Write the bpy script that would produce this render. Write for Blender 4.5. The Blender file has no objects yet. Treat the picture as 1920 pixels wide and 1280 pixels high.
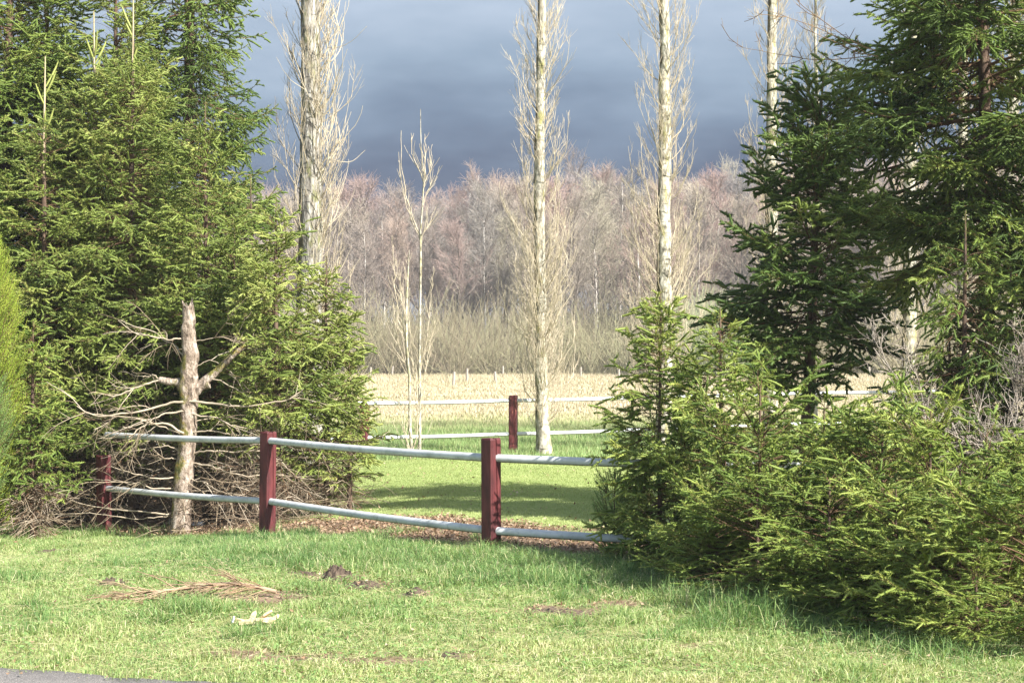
import bpy, math
import numpy as np
from math import radians, pi
sc = bpy.context.scene
COL = sc.collection

# ------------------------------------------------------------------ camera, sky, sun, exposure
F = 3020.0                       # focal length in photo pixels (photo is 1920 wide)
EYE = 1.65
HZ = 660.0                       # horizon row in the photo
cam_d = bpy.data.cameras.new('camera')
cam_d.sensor_width = 36.0
cam_d.lens = F / 1920 * 36
cam_d.shift_y = (HZ - 640) / 1920
cam_d.clip_start = 0.1
cam_d.clip_end = 6000
cam = bpy.data.objects.new('camera', cam_d)
cam.location = (0, 0, EYE)
cam.rotation_euler = (pi / 2, 0, 0)
COL.objects.link(cam)
sc.camera = cam

SUN = np.array([0.78, -0.63, 0.0])
SUN /= np.linalg.norm(SUN)
ELEV = radians(38)
sun_vec = np.array([SUN[0] * math.cos(ELEV), SUN[1] * math.cos(ELEV), math.sin(ELEV)])
sd = bpy.data.lights.new('sun', 'SUN')
sd.energy = 5.0
sd.angle = radians(0.5)
sd.color = (1.0, 0.965, 0.90)
so = bpy.data.objects.new('sun', sd)
from mathutils import Vector
so.rotation_euler = Vector(sun_vec).to_track_quat('Z', 'Y').to_euler()
so.location = (20, -10, 30)
COL.objects.link(so)

w = bpy.data.worlds.new('World')
sc.world = w
w.use_nodes = True
nt = w.node_tree
nt.nodes.clear()
N = nt.nodes.new
L = nt.links.new
out = N('ShaderNodeOutputWorld')
sky = N('ShaderNodeTexSky')
sky.sky_type = 'NISHITA'
sky.sun_disc = False
sky.sun_elevation = ELEV
sky.sun_rotation = math.atan2(SUN[0], SUN[1])
sky.dust_density = 1.5
bg1 = N('ShaderNodeBackground')
bg1.inputs['Strength'].default_value = 0.085
L(sky.outputs[0], bg1.inputs[0])
tc = N('ShaderNodeTexCoord')
sx = N('ShaderNodeSeparateXYZ')
L(tc.outputs['Generated'], sx.inputs[0])
# storm front: dark slate near the northern horizon, paler above
mp = N('ShaderNodeMapping'); mp.inputs['Scale'].default_value = (2.2, 2.2, 7.0)
L(tc.outputs['Generated'], mp.inputs[0])
nz = N('ShaderNodeTexNoise'); nz.inputs['Scale'].default_value = 2.6; nz.inputs['Detail'].default_value = 4; nz.inputs['Roughness'].default_value = 0.58
L(mp.outputs[0], nz.inputs['Vector'])
m1 = N('ShaderNodeMath'); m1.operation = 'MULTIPLY_ADD'; m1.inputs[1].default_value = 0.11; m1.inputs[2].default_value = -0.055
L(nz.outputs[0], m1.inputs[0])
m2 = N('ShaderNodeMath'); m2.operation = 'ADD'
L(m1.outputs[0], m2.inputs[0]); L(sx.outputs['Z'], m2.inputs[1])
rp = N('ShaderNodeValToRGB')
rp.color_ramp.elements[0].position = 0.06; rp.color_ramp.elements[0].color = (0.032, 0.049, 0.084, 1)
rp.color_ramp.elements[1].position = 0.40; rp.color_ramp.elements[1].color = (0.30, 0.35, 0.41, 1)
for p, c in ((0.109, (0.040, 0.062, 0.108, 1)), (0.140, (0.086, 0.124, 0.182, 1)), (0.170, (0.150, 0.202, 0.268, 1)), (0.215, (0.25, 0.302, 0.375, 1))):
    e = rp.color_ramp.elements.new(p); e.color = c
L(m2.outputs[0], rp.inputs[0])
bg2 = N('ShaderNodeBackground')
bg2.inputs['Strength'].default_value = 0.84
L(rp.outputs[0], bg2.inputs[0])
mr = N('ShaderNodeMapRange'); mr.interpolation_type = 'SMOOTHSTEP'
mr.inputs['From Min'].default_value = 0.05; mr.inputs['From Max'].default_value = 0.55
L(sx.outputs['Y'], mr.inputs['Value'])
mx = N('ShaderNodeMixShader')
L(mr.outputs[0], mx.inputs[0]); L(bg1.outputs[0], mx.inputs[1]); L(bg2.outputs[0], mx.inputs[2])
L(mx.outputs[0], out.inputs[0])

sc.view_settings.view_transform = 'Standard'
sc.view_settings.look = 'None'
sc.view_settings.exposure = 1.33
sc.view_settings.gamma = 1
sc.cycles.max_bounces = 6
sc.cycles.diffuse_bounces = 3
sc.cycles.transmission_bounces = 4

# ------------------------------------------------------------------ helpers
rng = np.random.default_rng(7)

def sstep(t):
    t = np.clip(t, 0, 1)
    return t * t * (3 - 2 * t)

_tab = np.random.default_rng(3).random((256, 256))
def vnoise(x, y, s=1.0):
    x = np.asarray(x, float) * s; y = np.asarray(y, float) * s
    xi = np.floor(x).astype(int); yi = np.floor(y).astype(int)
    fx = sstep(x - xi); fy = sstep(y - yi)
    a = _tab[xi % 256, yi % 256]; b = _tab[(xi + 1) % 256, yi % 256]
    c = _tab[xi % 256, (yi + 1) % 256]; d = _tab[(xi + 1) % 256, (yi + 1) % 256]
    return (a * (1 - fx) + b * fx) * (1 - fy) + (c * (1 - fx) + d * fx) * fy
def fnoise(x, y, s=1.0):
    return (vnoise(x, y, s) + 0.5 * vnoise(x, y, s * 2.1) + 0.25 * vnoise(x, y, s * 4.3)) / 1.75

def gz(x, y):
    x = np.asarray(x, float); y = np.asarray(y, float)
    back = 0.19 * sstep((y - 15) / 10)
    left = 0.33 * sstep((-x - 0.3) / 4.2) * sstep((y - 11.5) / 4.5) * (1 - 0.75 * sstep((y - 20) / 8))
    near = sstep((y - road_edge(x) - 0.05) / 1.2) * (1 - sstep((y - 13.5) / 2))
    bump = near * (0.07 * (fnoise(x + 40, y + 9, 1.3) - 0.5) + 0.03 * (vnoise(x + 7, y, 5.0) - 0.5))
    far = -0.25 * sstep((y - 33) / 8) * 0
    return -(back + left) + bump + far

def pw(px, py, D):
    return np.array([(px - 960) / F * D, D, EYE - (py - HZ) / F * D])
def px2x(px, D):
    return (px - 960) / F * D

class G:
    def __init__(s):
        s.V = []; s.Fs = []; s.T = []; s.n = 0
    def add(s, V, Fc, tint=0.5, mat=0):
        V = np.asarray(V, np.float32).reshape(-1, 3)
        Fc = np.asarray(Fc, np.int64)
        if len(V) == 0 or len(Fc) == 0: return
        s.V.append(V)
        t = np.full(len(V), tint, np.float32) if np.isscalar(tint) else np.asarray(tint, np.float32)
        s.T.append(t)
        s.Fs.append((Fc + s.n, mat))
        s.n += len(V)
    def build(s, name, mats, parent=None, flat=False, loc=None):
        me = bpy.data.meshes.new(name)
        if not isinstance(mats, (list, tuple)): mats = [mats]
        for m in mats: me.materials.append(m)
        V = np.concatenate(s.V)
        if loc is not None: V = V - np.asarray(loc, np.float32)
        me.vertices.add(len(V))
        me.vertices.foreach_set('co', V.ravel())
        idx = np.concatenate([f.ravel() for f, m in s.Fs]).astype(np.int32)
        tot = np.concatenate([np.full(len(f), f.shape[1]) for f, m in s.Fs])
        st = np.concatenate([[0], np.cumsum(tot)[:-1]]).astype(np.int32)
        mi = np.concatenate([np.full(len(f), m) for f, m in s.Fs]).astype(np.int32)
        me.loops.add(len(idx))
        me.loops.foreach_set('vertex_index', idx)
        me.polygons.add(len(tot))
        me.polygons.foreach_set('loop_start', st)
        if len(mats) > 1: me.polygons.foreach_set('material_index', mi)
        if flat:
            me.polygons.foreach_set('use_smooth', np.zeros(len(tot), bool))
        at = me.attributes.new('tint', 'FLOAT', 'POINT')
        at.data.foreach_set('value', np.concatenate(s.T))
        me.update(calc_edges=True)
        o = bpy.data.objects.new(name, me)
        COL.objects.link(o)
        if parent is not None: o.parent = parent
        if loc is not None and parent is None: o.location = loc
        return o

def tag(o, label=None, cat=None, group=None, kind=None):
    if label: o['label'] = label
    if cat: o['category'] = cat
    if group: o['group'] = group
    if kind: o['kind'] = kind
    return o
def thing(name, label, cat, loc, group=None, rz=0):
    o = bpy.data.objects.new(name, None)
    o.empty_display_size = 0.2
    COL.objects.link(o)
    o.location = loc; o.rotation_euler = (0, 0, rz)
    return tag(o, label, cat, group)

def norm(a):
    return a / np.maximum(np.linalg.norm(a, axis=-1, keepdims=True), 1e-9)

def tubes(g, P, R, sides=3, tint=0.5, mat=0, cap=False):
    """P [n,K,3], R [n,K] -> tube strips"""
    P = np.asarray(P, float); R = np.asarray(R, float)
    if P.ndim == 2: P = P[None]; R = R[None]
    n, K, _ = P.shape
    T = np.empty_like(P)
    T[:, 1:-1] = P[:, 2:] - P[:, :-2] if K > 2 else T[:, 1:-1]
    T[:, 0] = P[:, 1] - P[:, 0]; T[:, -1] = P[:, -1] - P[:, -2]
    T = norm(T)
    mean = norm(P[:, -1] - P[:, 0])
    ref = np.where(np.abs(mean[:, 2:3]) > 0.8, np.array([[1., 0, 0]]), np.array([[0, 0, 1.]]))[:, None, :]
    A = norm(np.cross(T, np.broadcast_to(ref, T.shape)))
    B = np.cross(T, A)
    th = np.arange(sides) * 2 * pi / sides
    V = P[:, :, None, :] + R[:, :, None, None] * (A[:, :, None, :] * np.cos(th)[None, None, :, None] + B[:, :, None, :] * np.sin(th)[None, None, :, None])
    base = (np.arange(n) * K * sides)[:, None, None] + (np.arange(K - 1) * sides)[None, :, None]
    j = np.arange(sides)[None, None, :]; j2 = (j + 1) % sides
    Fq = np.stack([base + j, base + j2, base + sides + j2, base + sides + j], -1).reshape(-1, 4)
    if not np.isscalar(tint):
        tint = np.repeat(np.asarray(tint), K * sides)
    g.add(V.reshape(-1, 3), Fq, tint, mat)
    if cap:
        for i in range(n):
            g.add(V[i, -1], [list(range(sides))], 0.5, mat)
            g.add(V[i, 0], [list(range(sides))[::-1]], 0.5, mat)

def grow(S, D, Lg, K, bend=None, wob=0.0, r=rng):
    """curved polylines; bend is a vector (or [n,3]) added to the direction over the full length"""
    S = np.asarray(S, float); D = norm(np.asarray(D, float)); n = len(S)
    Lg = np.asarray(Lg, float) * np.ones(n)
    P = np.empty((n, K, 3)); P[:, 0] = S
    d = D.copy()
    for k in range(1, K):
        if bend is not None:
            b = bend(k / (K - 1)) if callable(bend) else bend
            d = d + np.asarray(b) / (K - 1)
        if wob: d = d + r.normal(0, wob, (n, 3))
        d = norm(d)
        P[:, k] = P[:, k - 1] + d * (Lg / (K - 1))[:, None]
    return P

def sample(P, idx, t):
    """points and tangents on polylines P[idx] at fraction t"""
    K = P.shape[1]
    f = np.clip(t, 0, 0.9999) * (K - 1)
    i = f.astype(int); fr = (f - i)[:, None]
    a = P[idx, i]; b = P[idx, i + 1]
    return a * (1 - fr) + b * fr, norm(b - a)

def segs(P, mask=None):
    a = P[:, :-1].reshape(-1, 3); b = P[:, 1:].reshape(-1, 3)
    if mask is not None: a = a[mask.ravel()]; b = b[mask.ravel()]
    return a, b

def needles(g, a, b, dens, ln, wd, tint, r, up=0.25, ang=0.62, mat=0):
    """needle blades round twig segments a->b. dens, ln may be arrays per segment"""
    d = b - a; Ls = np.linalg.norm(d, axis=1)
    n = Ls * dens
    n = np.floor(n + r.random(len(n))).astype(int)
    ii = np.repeat(np.arange(len(a)), n)
    if len(ii) == 0: return
    ax = norm(d)[ii]
    t = r.random(len(ii))[:, None]
    p = a[ii] + d[ii] * t
    rv = r.normal(0, 1, (len(ii), 3))
    rad = norm(rv - (rv * ax).sum(1, keepdims=True) * ax)
    rad = norm(rad + np.array([0, 0, up]))
    dirn = norm(ax * (1 - ang) + rad * ang)
    side = norm(np.cross(dirn, r.normal(0, 1, (len(ii), 3))))
    l = (ln[ii] if not np.isscalar(ln) else ln) * r.uniform(0.75, 1.15, len(ii))
    wv = side * (wd[ii] if not np.isscalar(wd) else wd)[..., None] if not np.isscalar(wd) else side * wd
    V = np.empty((len(ii), 3, 3), np.float32)
    V[:, 0] = p - wv * 0.5; V[:, 1] = p + wv * 0.5; V[:, 2] = p + dirn * l[:, None]
    tt = (tint[ii] if not np.isscalar(tint) else np.full(len(ii), tint)) + r.normal(0, 0.05, len(ii))
    g.add(V.reshape(-1, 3), np.arange(len(ii) * 3).reshape(-1, 3), np.repeat(tt, 3), mat)

def sheaths(g, P, rad, tint, sides=5, mat=0):
    """dense needle sheath round each shoot: a spindle following polyline P [n,K,3]"""
    n, K, _ = P.shape
    prof = np.interp(np.linspace(0, 1, K), [0, 0.12, 0.6, 0.9, 1], [0.45, 0.95, 1.0, 0.75, 0.25])
    if np.isscalar(rad): rad = np.full(n, rad)
    tubes(g, P, rad[:, None] * prof[None], sides, tint, mat)

# ------------------------------------------------------------------ materials
def mat_base(name):
    m = bpy.data.materials.new(name); m.use_nodes = True
    t = m.node_tree; b = t.nodes['Principled BSDF']
    return m, t, b
def ramp(t, stops, src):
    r = t.nodes.new('ShaderNodeValToRGB')
    els = r.color_ramp.elements
    els[0].position, els[0].color = stops[0][0], (*stops[0][1], 1)
    els[1].position, els[1].color = stops[-1][0], (*stops[-1][1], 1)
    for p, c in stops[1:-1]:
        e = els.new(p); e.color = (*c, 1)
    t.links.new(src, r.inputs[0])
    return r
def noise(t, scale, detail=4, rough=0.55, vec=None, stretch=None):
    n = t.nodes.new('ShaderNodeTexNoise')
    n.inputs['Scale'].default_value = scale; n.inputs['Detail'].default_value = detail; n.inputs['Roughness'].default_value = rough
    if vec is None:
        tcn = t.nodes.new('ShaderNodeTexCoord'); vec = tcn.outputs['Object']
    if stretch:
        mpn = t.nodes.new('ShaderNodeMapping'); mpn.inputs['Scale'].default_value = stretch
        t.links.new(vec, mpn.inputs[0]); vec = mpn.outputs[0]
    t.links.new(vec, n.inputs['Vector'])
    return n.outputs[0]
def mixc(t, fac, a, b, mode='MIX'):
    m = t.nodes.new('ShaderNodeMix'); m.data_type = 'RGBA'; m.blend_type = mode
    for sock, v in ((m.inputs[0], fac), (m.inputs[6], a), (m.inputs[7], b)):
        if hasattr(v, 'is_linked') or hasattr(v, 'links'): t.links.new(v, sock)
        elif isinstance(v, (int, float)): sock.default_value = v
        else: sock.default_value = (*v, 1)
    return m.outputs[2]
def bump(t, b, h, dist=0.01, strength=0.6):
    n = t.nodes.new('ShaderNodeBump'); n.inputs['Distance'].default_value = dist; n.inputs['Strength'].default_value = strength
    t.links.new(h, n.inputs['Height']); t.links.new(n.outputs[0], b.inputs['Normal'])
def attr(t, name='tint'):
    a = t.nodes.new('ShaderNodeAttribute'); a.attribute_name = name
    return a

def leaf_mat(name, stops, rough=0.5, trans=0.18, spec=0.3, tboost=1.5):
    m, t, b = mat_base(name)
    a = attr(t)
    r = ramp(t, stops, a.outputs['Fac'])
    t.links.new(r.outputs[0], b.inputs['Base Color'])
    b.inputs['Roughness'].default_value = rough
    b.inputs['Specular IOR Level'].default_value = spec
    if trans > 0:
        tr = t.nodes.new('ShaderNodeBsdfTranslucent')
        cc = mixc(t, 1.0, r.outputs[0], (tboost, tboost * 1.05, tboost * 0.55), 'MULTIPLY')
        t.links.new(cc, tr.inputs[0])
        mxs = t.nodes.new('ShaderNodeMixShader'); mxs.inputs[0].default_value = trans
        t.links.new(b.outputs[0], mxs.inputs[1]); t.links.new(tr.outputs[0], mxs.inputs[2])
        t.links.new(mxs.outputs[0], t.nodes['Material Output'].inputs[0])
    return m

M = {}
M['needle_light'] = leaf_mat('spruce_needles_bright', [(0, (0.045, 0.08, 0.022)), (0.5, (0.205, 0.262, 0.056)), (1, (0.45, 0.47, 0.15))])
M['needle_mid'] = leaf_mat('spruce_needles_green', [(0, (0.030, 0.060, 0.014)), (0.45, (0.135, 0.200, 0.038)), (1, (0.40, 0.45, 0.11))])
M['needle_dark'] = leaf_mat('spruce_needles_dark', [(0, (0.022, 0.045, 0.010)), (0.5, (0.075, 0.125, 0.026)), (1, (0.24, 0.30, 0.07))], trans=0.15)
M['thuja_gold'] = leaf_mat('thuja_foliage_golden', [(0, (0.12, 0.20, 0.02)), (0.5, (0.29, 0.39, 0.045)), (1, (0.50, 0.57, 0.09))], rough=0.6)
M['thuja_green'] = leaf_mat('thuja_foliage_green', [(0, (0.06, 0.12, 0.03)), (0.5, (0.14, 0.24, 0.07)), (1, (0.25, 0.36, 0.11))], rough=0.6)
M['grass'] = leaf_mat('grass_blades_fresh', [(0, (0.09, 0.18, 0.055)), (0.3, (0.19, 0.31, 0.10)), (0.6, (0.31, 0.40, 0.145)), (0.85, (0.48, 0.49, 0.24)), (1, (0.64, 0.57, 0.38))], rough=0.5, trans=0.3, tboost=1.25)
M['lawn'] = leaf_mat('lawn_blades', [(0, (0.20, 0.28, 0.09)), (0.5, (0.33, 0.39, 0.15)), (1, (0.52, 0.51, 0.28))], rough=0.6, trans=0.25, tboost=1.2)
M['straw'] = leaf_mat('meadow_grass_dry', [(0, (0.22, 0.33, 0.12)), (0.35, (0.42, 0.41, 0.22)), (0.65, (0.43, 0.37, 0.24)), (1, (0.55, 0.47, 0.35))], rough=0.7, trans=0.2, tboost=1.1)
M['litter'] = leaf_mat('fallen_leaves_brown', [(0, (0.10, 0.055, 0.03)), (0.5, (0.28, 0.18, 0.11)), (1, (0.50, 0.38, 0.27))], rough=0.8, trans=0.1, tboost=1.0)

def wood_mat(name, stops, rough=0.8):
    m, t, b = mat_base(name)
    a = attr(t)
    r = ramp(t, stops, a.outputs['Fac'])
    n = noise(t, 9, 4)
    c = mixc(t, 0.5, r.outputs[0], ramp(t, [(0.3, (0.45, 0.45, 0.45)), (0.7, (1.25, 1.25, 1.25))], n).outputs[0], 'MULTIPLY')
    t.links.new(c, b.inputs['Base Color']); b.inputs['Roughness'].default_value = rough
    b.inputs['Specular IOR Level'].default_value = 0.2
    return m
M['twig_brown'] = wood_mat('spruce_twig_bark', [(0, (0.06, 0.035, 0.02)), (0.5, (0.15, 0.09, 0.05)), (1, (0.32, 0.23, 0.13))])
M['twig_dead'] = wood_mat('dead_twigs_brown', [(0, (0.12, 0.085, 0.06)), (0.5, (0.32, 0.25, 0.17)), (1, (0.60, 0.52, 0.41))])
M['twig_grey'] = wood_mat('dead_twigs_grey', [(0, (0.09, 0.07, 0.055)), (0.5, (0.22, 0.185, 0.15)), (1, (0.40, 0.355, 0.30))])
M['pop_twig'] = wood_mat('poplar_twig_bark', [(0, (0.20, 0.16, 0.11)), (0.5, (0.46, 0.39, 0.28)), (1, (0.64, 0.56, 0.42))])
M['leader'] = wood_mat('young_spruce_stem', [(0, (0.3, 0.22, 0.12)), (1, (0.55, 0.46, 0.3))])

def bark_poplar(name, rough_bark):
    m, t, b = mat_base(name)
    n1 = noise(t, 2.6, 6, 0.7, stretch=(3.0, 3.0, 1.0))
    n2 = noise(t, 7.0, 5, 0.65, stretch=(1.6, 1.6, 1.0) if not rough_bark else (3.4, 3.4, 0.55))
    base = ramp(t, [(0.30, (0.10, 0.09, 0.07)), (0.42, (0.26, 0.24, 0.19)), (0.54, (0.47, 0.44, 0.36)), (0.70, (0.70, 0.67, 0.58))] if not rough_bark else
                [(0.33, (0.06, 0.055, 0.045)), (0.46, (0.22, 0.20, 0.17)), (0.58, (0.44, 0.42, 0.37)), (0.75, (0.62, 0.60, 0.54))], n2)
    lich = ramp(t, [(0.52, (0, 0, 0)), (0.62, (1, 1, 1))], n1)
    c = mixc(t, lich.outputs[0], base.outputs[0], (0.33, 0.31, 0.13) if not rough_bark else (0.20, 0.20, 0.10))
    # horizontal lenticel bands and dark scars
    n3 = noise(t, 3.0, 3, 0.6, stretch=(0.5, 0.5, 4.0))
    sc_ = ramp(t, [(0.30, (0.12, 0.11, 0.09)), (0.40, (1, 1, 1))], n3)
    c = mixc(t, 0.85 if not rough_bark else 0.3, c, sc_.outputs[0], 'MULTIPLY')
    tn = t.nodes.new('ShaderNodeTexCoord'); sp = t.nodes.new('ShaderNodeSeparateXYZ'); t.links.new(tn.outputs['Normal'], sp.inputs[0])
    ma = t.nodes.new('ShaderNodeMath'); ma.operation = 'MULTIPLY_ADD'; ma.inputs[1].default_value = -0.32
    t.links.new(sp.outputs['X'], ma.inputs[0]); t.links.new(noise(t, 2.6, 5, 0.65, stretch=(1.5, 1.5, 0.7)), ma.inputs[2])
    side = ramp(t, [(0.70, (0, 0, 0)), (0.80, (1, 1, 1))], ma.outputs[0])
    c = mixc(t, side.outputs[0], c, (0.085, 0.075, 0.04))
    t.links.new(c, b.inputs['Base Color'])
    b.inputs['Roughness'].default_value = 0.85; b.inputs['Specular IOR Level'].default_value = 0.2
    bump(t, b, n2, 0.03, 0.9)
    return m
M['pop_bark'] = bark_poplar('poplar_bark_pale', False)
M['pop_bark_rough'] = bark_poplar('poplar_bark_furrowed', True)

def bark_dead():
    m, t, b = mat_base('dead_trunk_bark')
    n2 = noise(t, 13, 6, 0.7, stretch=(1.3, 1.3, 0.7))
    base = ramp(t, [(0.36, (0.07, 0.05, 0.035)), (0.46, (0.25, 0.19, 0.14)), (0.56, (0.42, 0.34, 0.27)), (0.70, (0.62, 0.55, 0.47))], n2)
    n1 = noise(t, 3.2, 5, 0.6)
    s = t.nodes.new('ShaderNodeTexCoord'); sp = t.nodes.new('ShaderNodeSeparateXYZ'); t.links.new(s.outputs['Normal'], sp.inputs[0])
    ma = t.nodes.new('ShaderNodeMath'); ma.operation = 'MULTIPLY_ADD'; ma.inputs[1].default_value = -0.09
    t.links.new(sp.outputs['X'], ma.inputs[0]); t.links.new(n1, ma.inputs[2])
    mo = ramp(t, [(0.54, (0, 0, 0)), (0.60, (1, 1, 1))], ma.outputs[0])
    mc = ramp(t, [(0.35, (0.09, 0.10, 0.02)), (0.6, (0.26, 0.22, 0.05)), (0.75, (0.33, 0.17, 0.05))], noise(t, 18, 3))
    c = mixc(t, mo.outputs[0], base.outputs[0], mc.outputs[0])
    t.links.new(c, b.inputs['Base Color']); b.inputs['Roughness'].default_value = 0.9
    bump(t, b, n2, 0.06, 1.0)
    return m
M['bark_dead'] = bark_dead()

def bark_spruce():
    m, t, b = mat_base('spruce_bark')
    n2 = noise(t, 12, 5, 0.7, stretch=(1.5, 1.5, 0.6))
    base = ramp(t, [(0.35, (0.035, 0.022, 0.015)), (0.55, (0.12, 0.075, 0.05)), (0.75, (0.20, 0.15, 0.10))], n2)
    t.links.new(base.outputs[0], b.inputs['Base Color']); b.inputs['Roughness'].default_value = 0.9
    bump(t, b, n2, 0.02, 0.8)
    return m
M['bark_spruce'] = bark_spruce()

def forest_mat():
    m, t, b = mat_base('bare_twigs_far')
    oi = t.nodes.new('ShaderNodeObjectInfo')
    r = ramp(t, [(0, (0.28, 0.23, 0.20)), (0.35, (0.35, 0.30, 0.23)), (0.6, (0.37, 0.25, 0.21)), (0.85, (0.25, 0.225, 0.21)), (1, (0.39, 0.35, 0.25))], oi.outputs['Random'])
    a = attr(t)
    c = mixc(t, 1.0, r.outputs[0], ramp(t, [(0, (0.55, 0.55, 0.55)), (1, (1.3, 1.3, 1.3))], a.outputs['Fac']).outputs[0], 'MULTIPLY')
    t.links.new(c, b.inputs['Base Color']); b.inputs['Roughness'].default_value = 0.8
    return m
M['forest'] = forest_mat()
M['forest_trunk'] = wood_mat('bare_tree_bark_far', [(0, (0.14, 0.115, 0.09)), (0.6, (0.30, 0.26, 0.22)), (1, (0.62, 0.58, 0.52))])
M['brush'] = leaf_mat('undergrowth_twigs', [(0, (0.21, 0.165, 0.12)), (0.5, (0.34, 0.29, 0.19)), (1, (0.38, 0.37, 0.21))], rough=0.8, trans=0.15, tboost=1.1)
M['willow'] = leaf_mat('budding_willow', [(0, (0.26, 0.30, 0.16)), (1, (0.45, 0.48, 0.28))], rough=0.8, trans=0.15, tboost=1.1)

def paint_red(name, worn):
    m, t, b = mat_base(name)
    n = noise(t, 6, 5, 0.6, stretch=(3, 3, 0.6))
    r = ramp(t, [(0.3, (0.045, 0.010, 0.011)), (0.5, (0.095, 0.016, 0.018)), (0.75, (0.17, 0.038, 0.036))], n)
    n2 = noise(t, 22, 5, 0.7, stretch=(2.2, 2.2, 0.4))
    wn = ramp(t, [(0.60 if worn else 0.67, (0, 0, 0)), (0.68 if worn else 0.76, (1, 1, 1))], n2)
    c = mixc(t, wn.outputs[0], r.outputs[0], (0.30, 0.12, 0.07) if worn else (0.26, 0.10, 0.08))
    t.links.new(c, b.inputs['Base Color']); b.inputs['Roughness'].default_value = 0.62
    bump(t, b, n2, 0.006, 0.7)
    return m
M['red'] = paint_red('red_painted_timber', False)
M['red_worn'] = paint_red('red_painted_timber_worn', True)
def rail_mat(name, dirty):
    m, t, b = mat_base(name)
    n = noise(t, 5, 6, 0.65, stretch=(1, 1, 1))
    c = ramp(t, [(0.28, (0.36, 0.38, 0.36)), (0.42, (0.50, 0.52, 0.52)), (0.6, (0.62, 0.64, 0.65))] if not dirty else [(0.3, (0.56, 0.58, 0.59)), (0.6, (0.72, 0.74, 0.76))], n)
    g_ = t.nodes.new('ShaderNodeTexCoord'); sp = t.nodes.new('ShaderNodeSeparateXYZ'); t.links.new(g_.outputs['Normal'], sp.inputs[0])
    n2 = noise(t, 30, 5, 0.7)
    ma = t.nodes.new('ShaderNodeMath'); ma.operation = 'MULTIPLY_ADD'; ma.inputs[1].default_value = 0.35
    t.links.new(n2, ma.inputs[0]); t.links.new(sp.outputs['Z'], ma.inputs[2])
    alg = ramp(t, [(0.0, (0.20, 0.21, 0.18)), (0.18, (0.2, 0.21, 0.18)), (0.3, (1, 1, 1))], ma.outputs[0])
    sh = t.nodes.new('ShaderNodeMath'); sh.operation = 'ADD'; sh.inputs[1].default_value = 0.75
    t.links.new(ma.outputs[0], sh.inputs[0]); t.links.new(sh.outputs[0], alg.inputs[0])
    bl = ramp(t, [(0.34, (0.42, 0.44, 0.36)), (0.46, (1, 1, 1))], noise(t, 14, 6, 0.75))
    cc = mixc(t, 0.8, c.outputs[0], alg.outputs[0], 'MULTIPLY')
    cc = mixc(t, 0.45, cc, bl.outputs[0], 'MULTIPLY')
    t.links.new(cc, b.inputs['Base Color']); b.inputs['Roughness'].default_value = 0.45
    return m
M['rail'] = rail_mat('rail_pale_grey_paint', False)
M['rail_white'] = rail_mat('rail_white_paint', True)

def simple(name, col, rough=0.8, nscale=15, var=0.4, b_=0.01):
    m, t, b = mat_base(name)
    n = noise(t, nscale, 5, 0.65)
    r = ramp(t, [(0.3, tuple(c * (1 - var) for c in col)), (0.7, tuple(min(1, c * (1 + var)) for c in col))], n)
    t.links.new(r.outputs[0], b.inputs['Base Color']); b.inputs['Roughness'].default_value = rough
    bump(t, b, n, b_, 0.8)
    return m
M['soil'] = simple('dark_soil', (0.085, 0.06, 0.042), 0.95, 30, 0.5)
M['chip'] = simple('split_pale_wood', (0.62, 0.48, 0.30), 0.8, 20, 0.25)
M['slate'] = simple('dark_slab', (0.10, 0.11, 0.125), 0.6, 12, 0.3, 0.003)
M['paper'] = simple('white_litter', (0.8, 0.8, 0.82), 0.6, 12, 0.08, 0.003)
M['board'] = simple('weathered_board', (0.20, 0.13, 0.09), 0.9, 14, 0.4)
M['post_grey'] = simple('weathered_post', (0.33, 0.29, 0.24), 0.9, 8, 0.25)
M['dry_brown'] = wood_mat('dry_conifer_twigs', [(0, (0.16, 0.09, 0.05)), (0.5, (0.29, 0.19, 0.12)), (1, (0.44, 0.34, 0.23))])

# ground: zones come from a real-albedo attribute (litter / lawn / straw)
def ground_mat():
    m, t, b = mat_base('ground_turf_and_litter')
    g_ = t.nodes.new('ShaderNodeNewGeometry'); pos = g_.outputs['Position']
    z = t.nodes.new('ShaderNodeAttribute'); z.attribute_name = 'zone'
    sp = t.nodes.new('ShaderNodeSeparateColor'); t.links.new(z.outputs['Color'], sp.inputs[0])
    nA = noise(t, 1.4, 6, 0.65, pos); nB = noise(t, 28, 5, 0.7, pos); nC = noise(t, 6, 5, 0.7, pos)
    verge = ramp(t, [(0.28, (0.10, 0.085, 0.05)), (0.40, (0.19, 0.20, 0.08)), (0.58, (0.32, 0.33, 0.14)), (0.8, (0.46, 0.42, 0.24))], nC)
    lawn = ramp(t, [(0.3, (0.22, 0.27, 0.09)), (0.5, (0.31, 0.36, 0.13)), (0.75, (0.40, 0.43, 0.18))], nC)
    straw = ramp(t, [(0.3, (0.27, 0.23, 0.14)), (0.5, (0.40, 0.34, 0.22)), (0.75, (0.52, 0.45, 0.32))], noise(t, 0.35, 6, 0.7, pos, (0.25, 1, 1)))
    litter = ramp(t, [(0.3, (0.07, 0.045, 0.03)), (0.5, (0.20, 0.135, 0.09)), (0.7, (0.36, 0.27, 0.20))], nB)
    soil = ramp(t, [(0.3, (0.04, 0.03, 0.02)), (0.7, (0.13, 0.09, 0.06))], nB)
    c = mixc(t, sp.outputs['Green'], verge.outputs[0], lawn.outputs[0])
    c = mixc(t, sp.outputs['Blue'], c, straw.outputs[0])
    c = mixc(t, sp.outputs['Red'], c, litter.outputs[0])
    t.links.new(c, b.inputs['Base Color']); b.inputs['Roughness'].default_value = 0.95; b.inputs['Specular IOR Level'].default_value = 0.1
    bump(t, b, nB, 0.02, 0.8)
    return m
M['ground'] = ground_mat()

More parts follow.
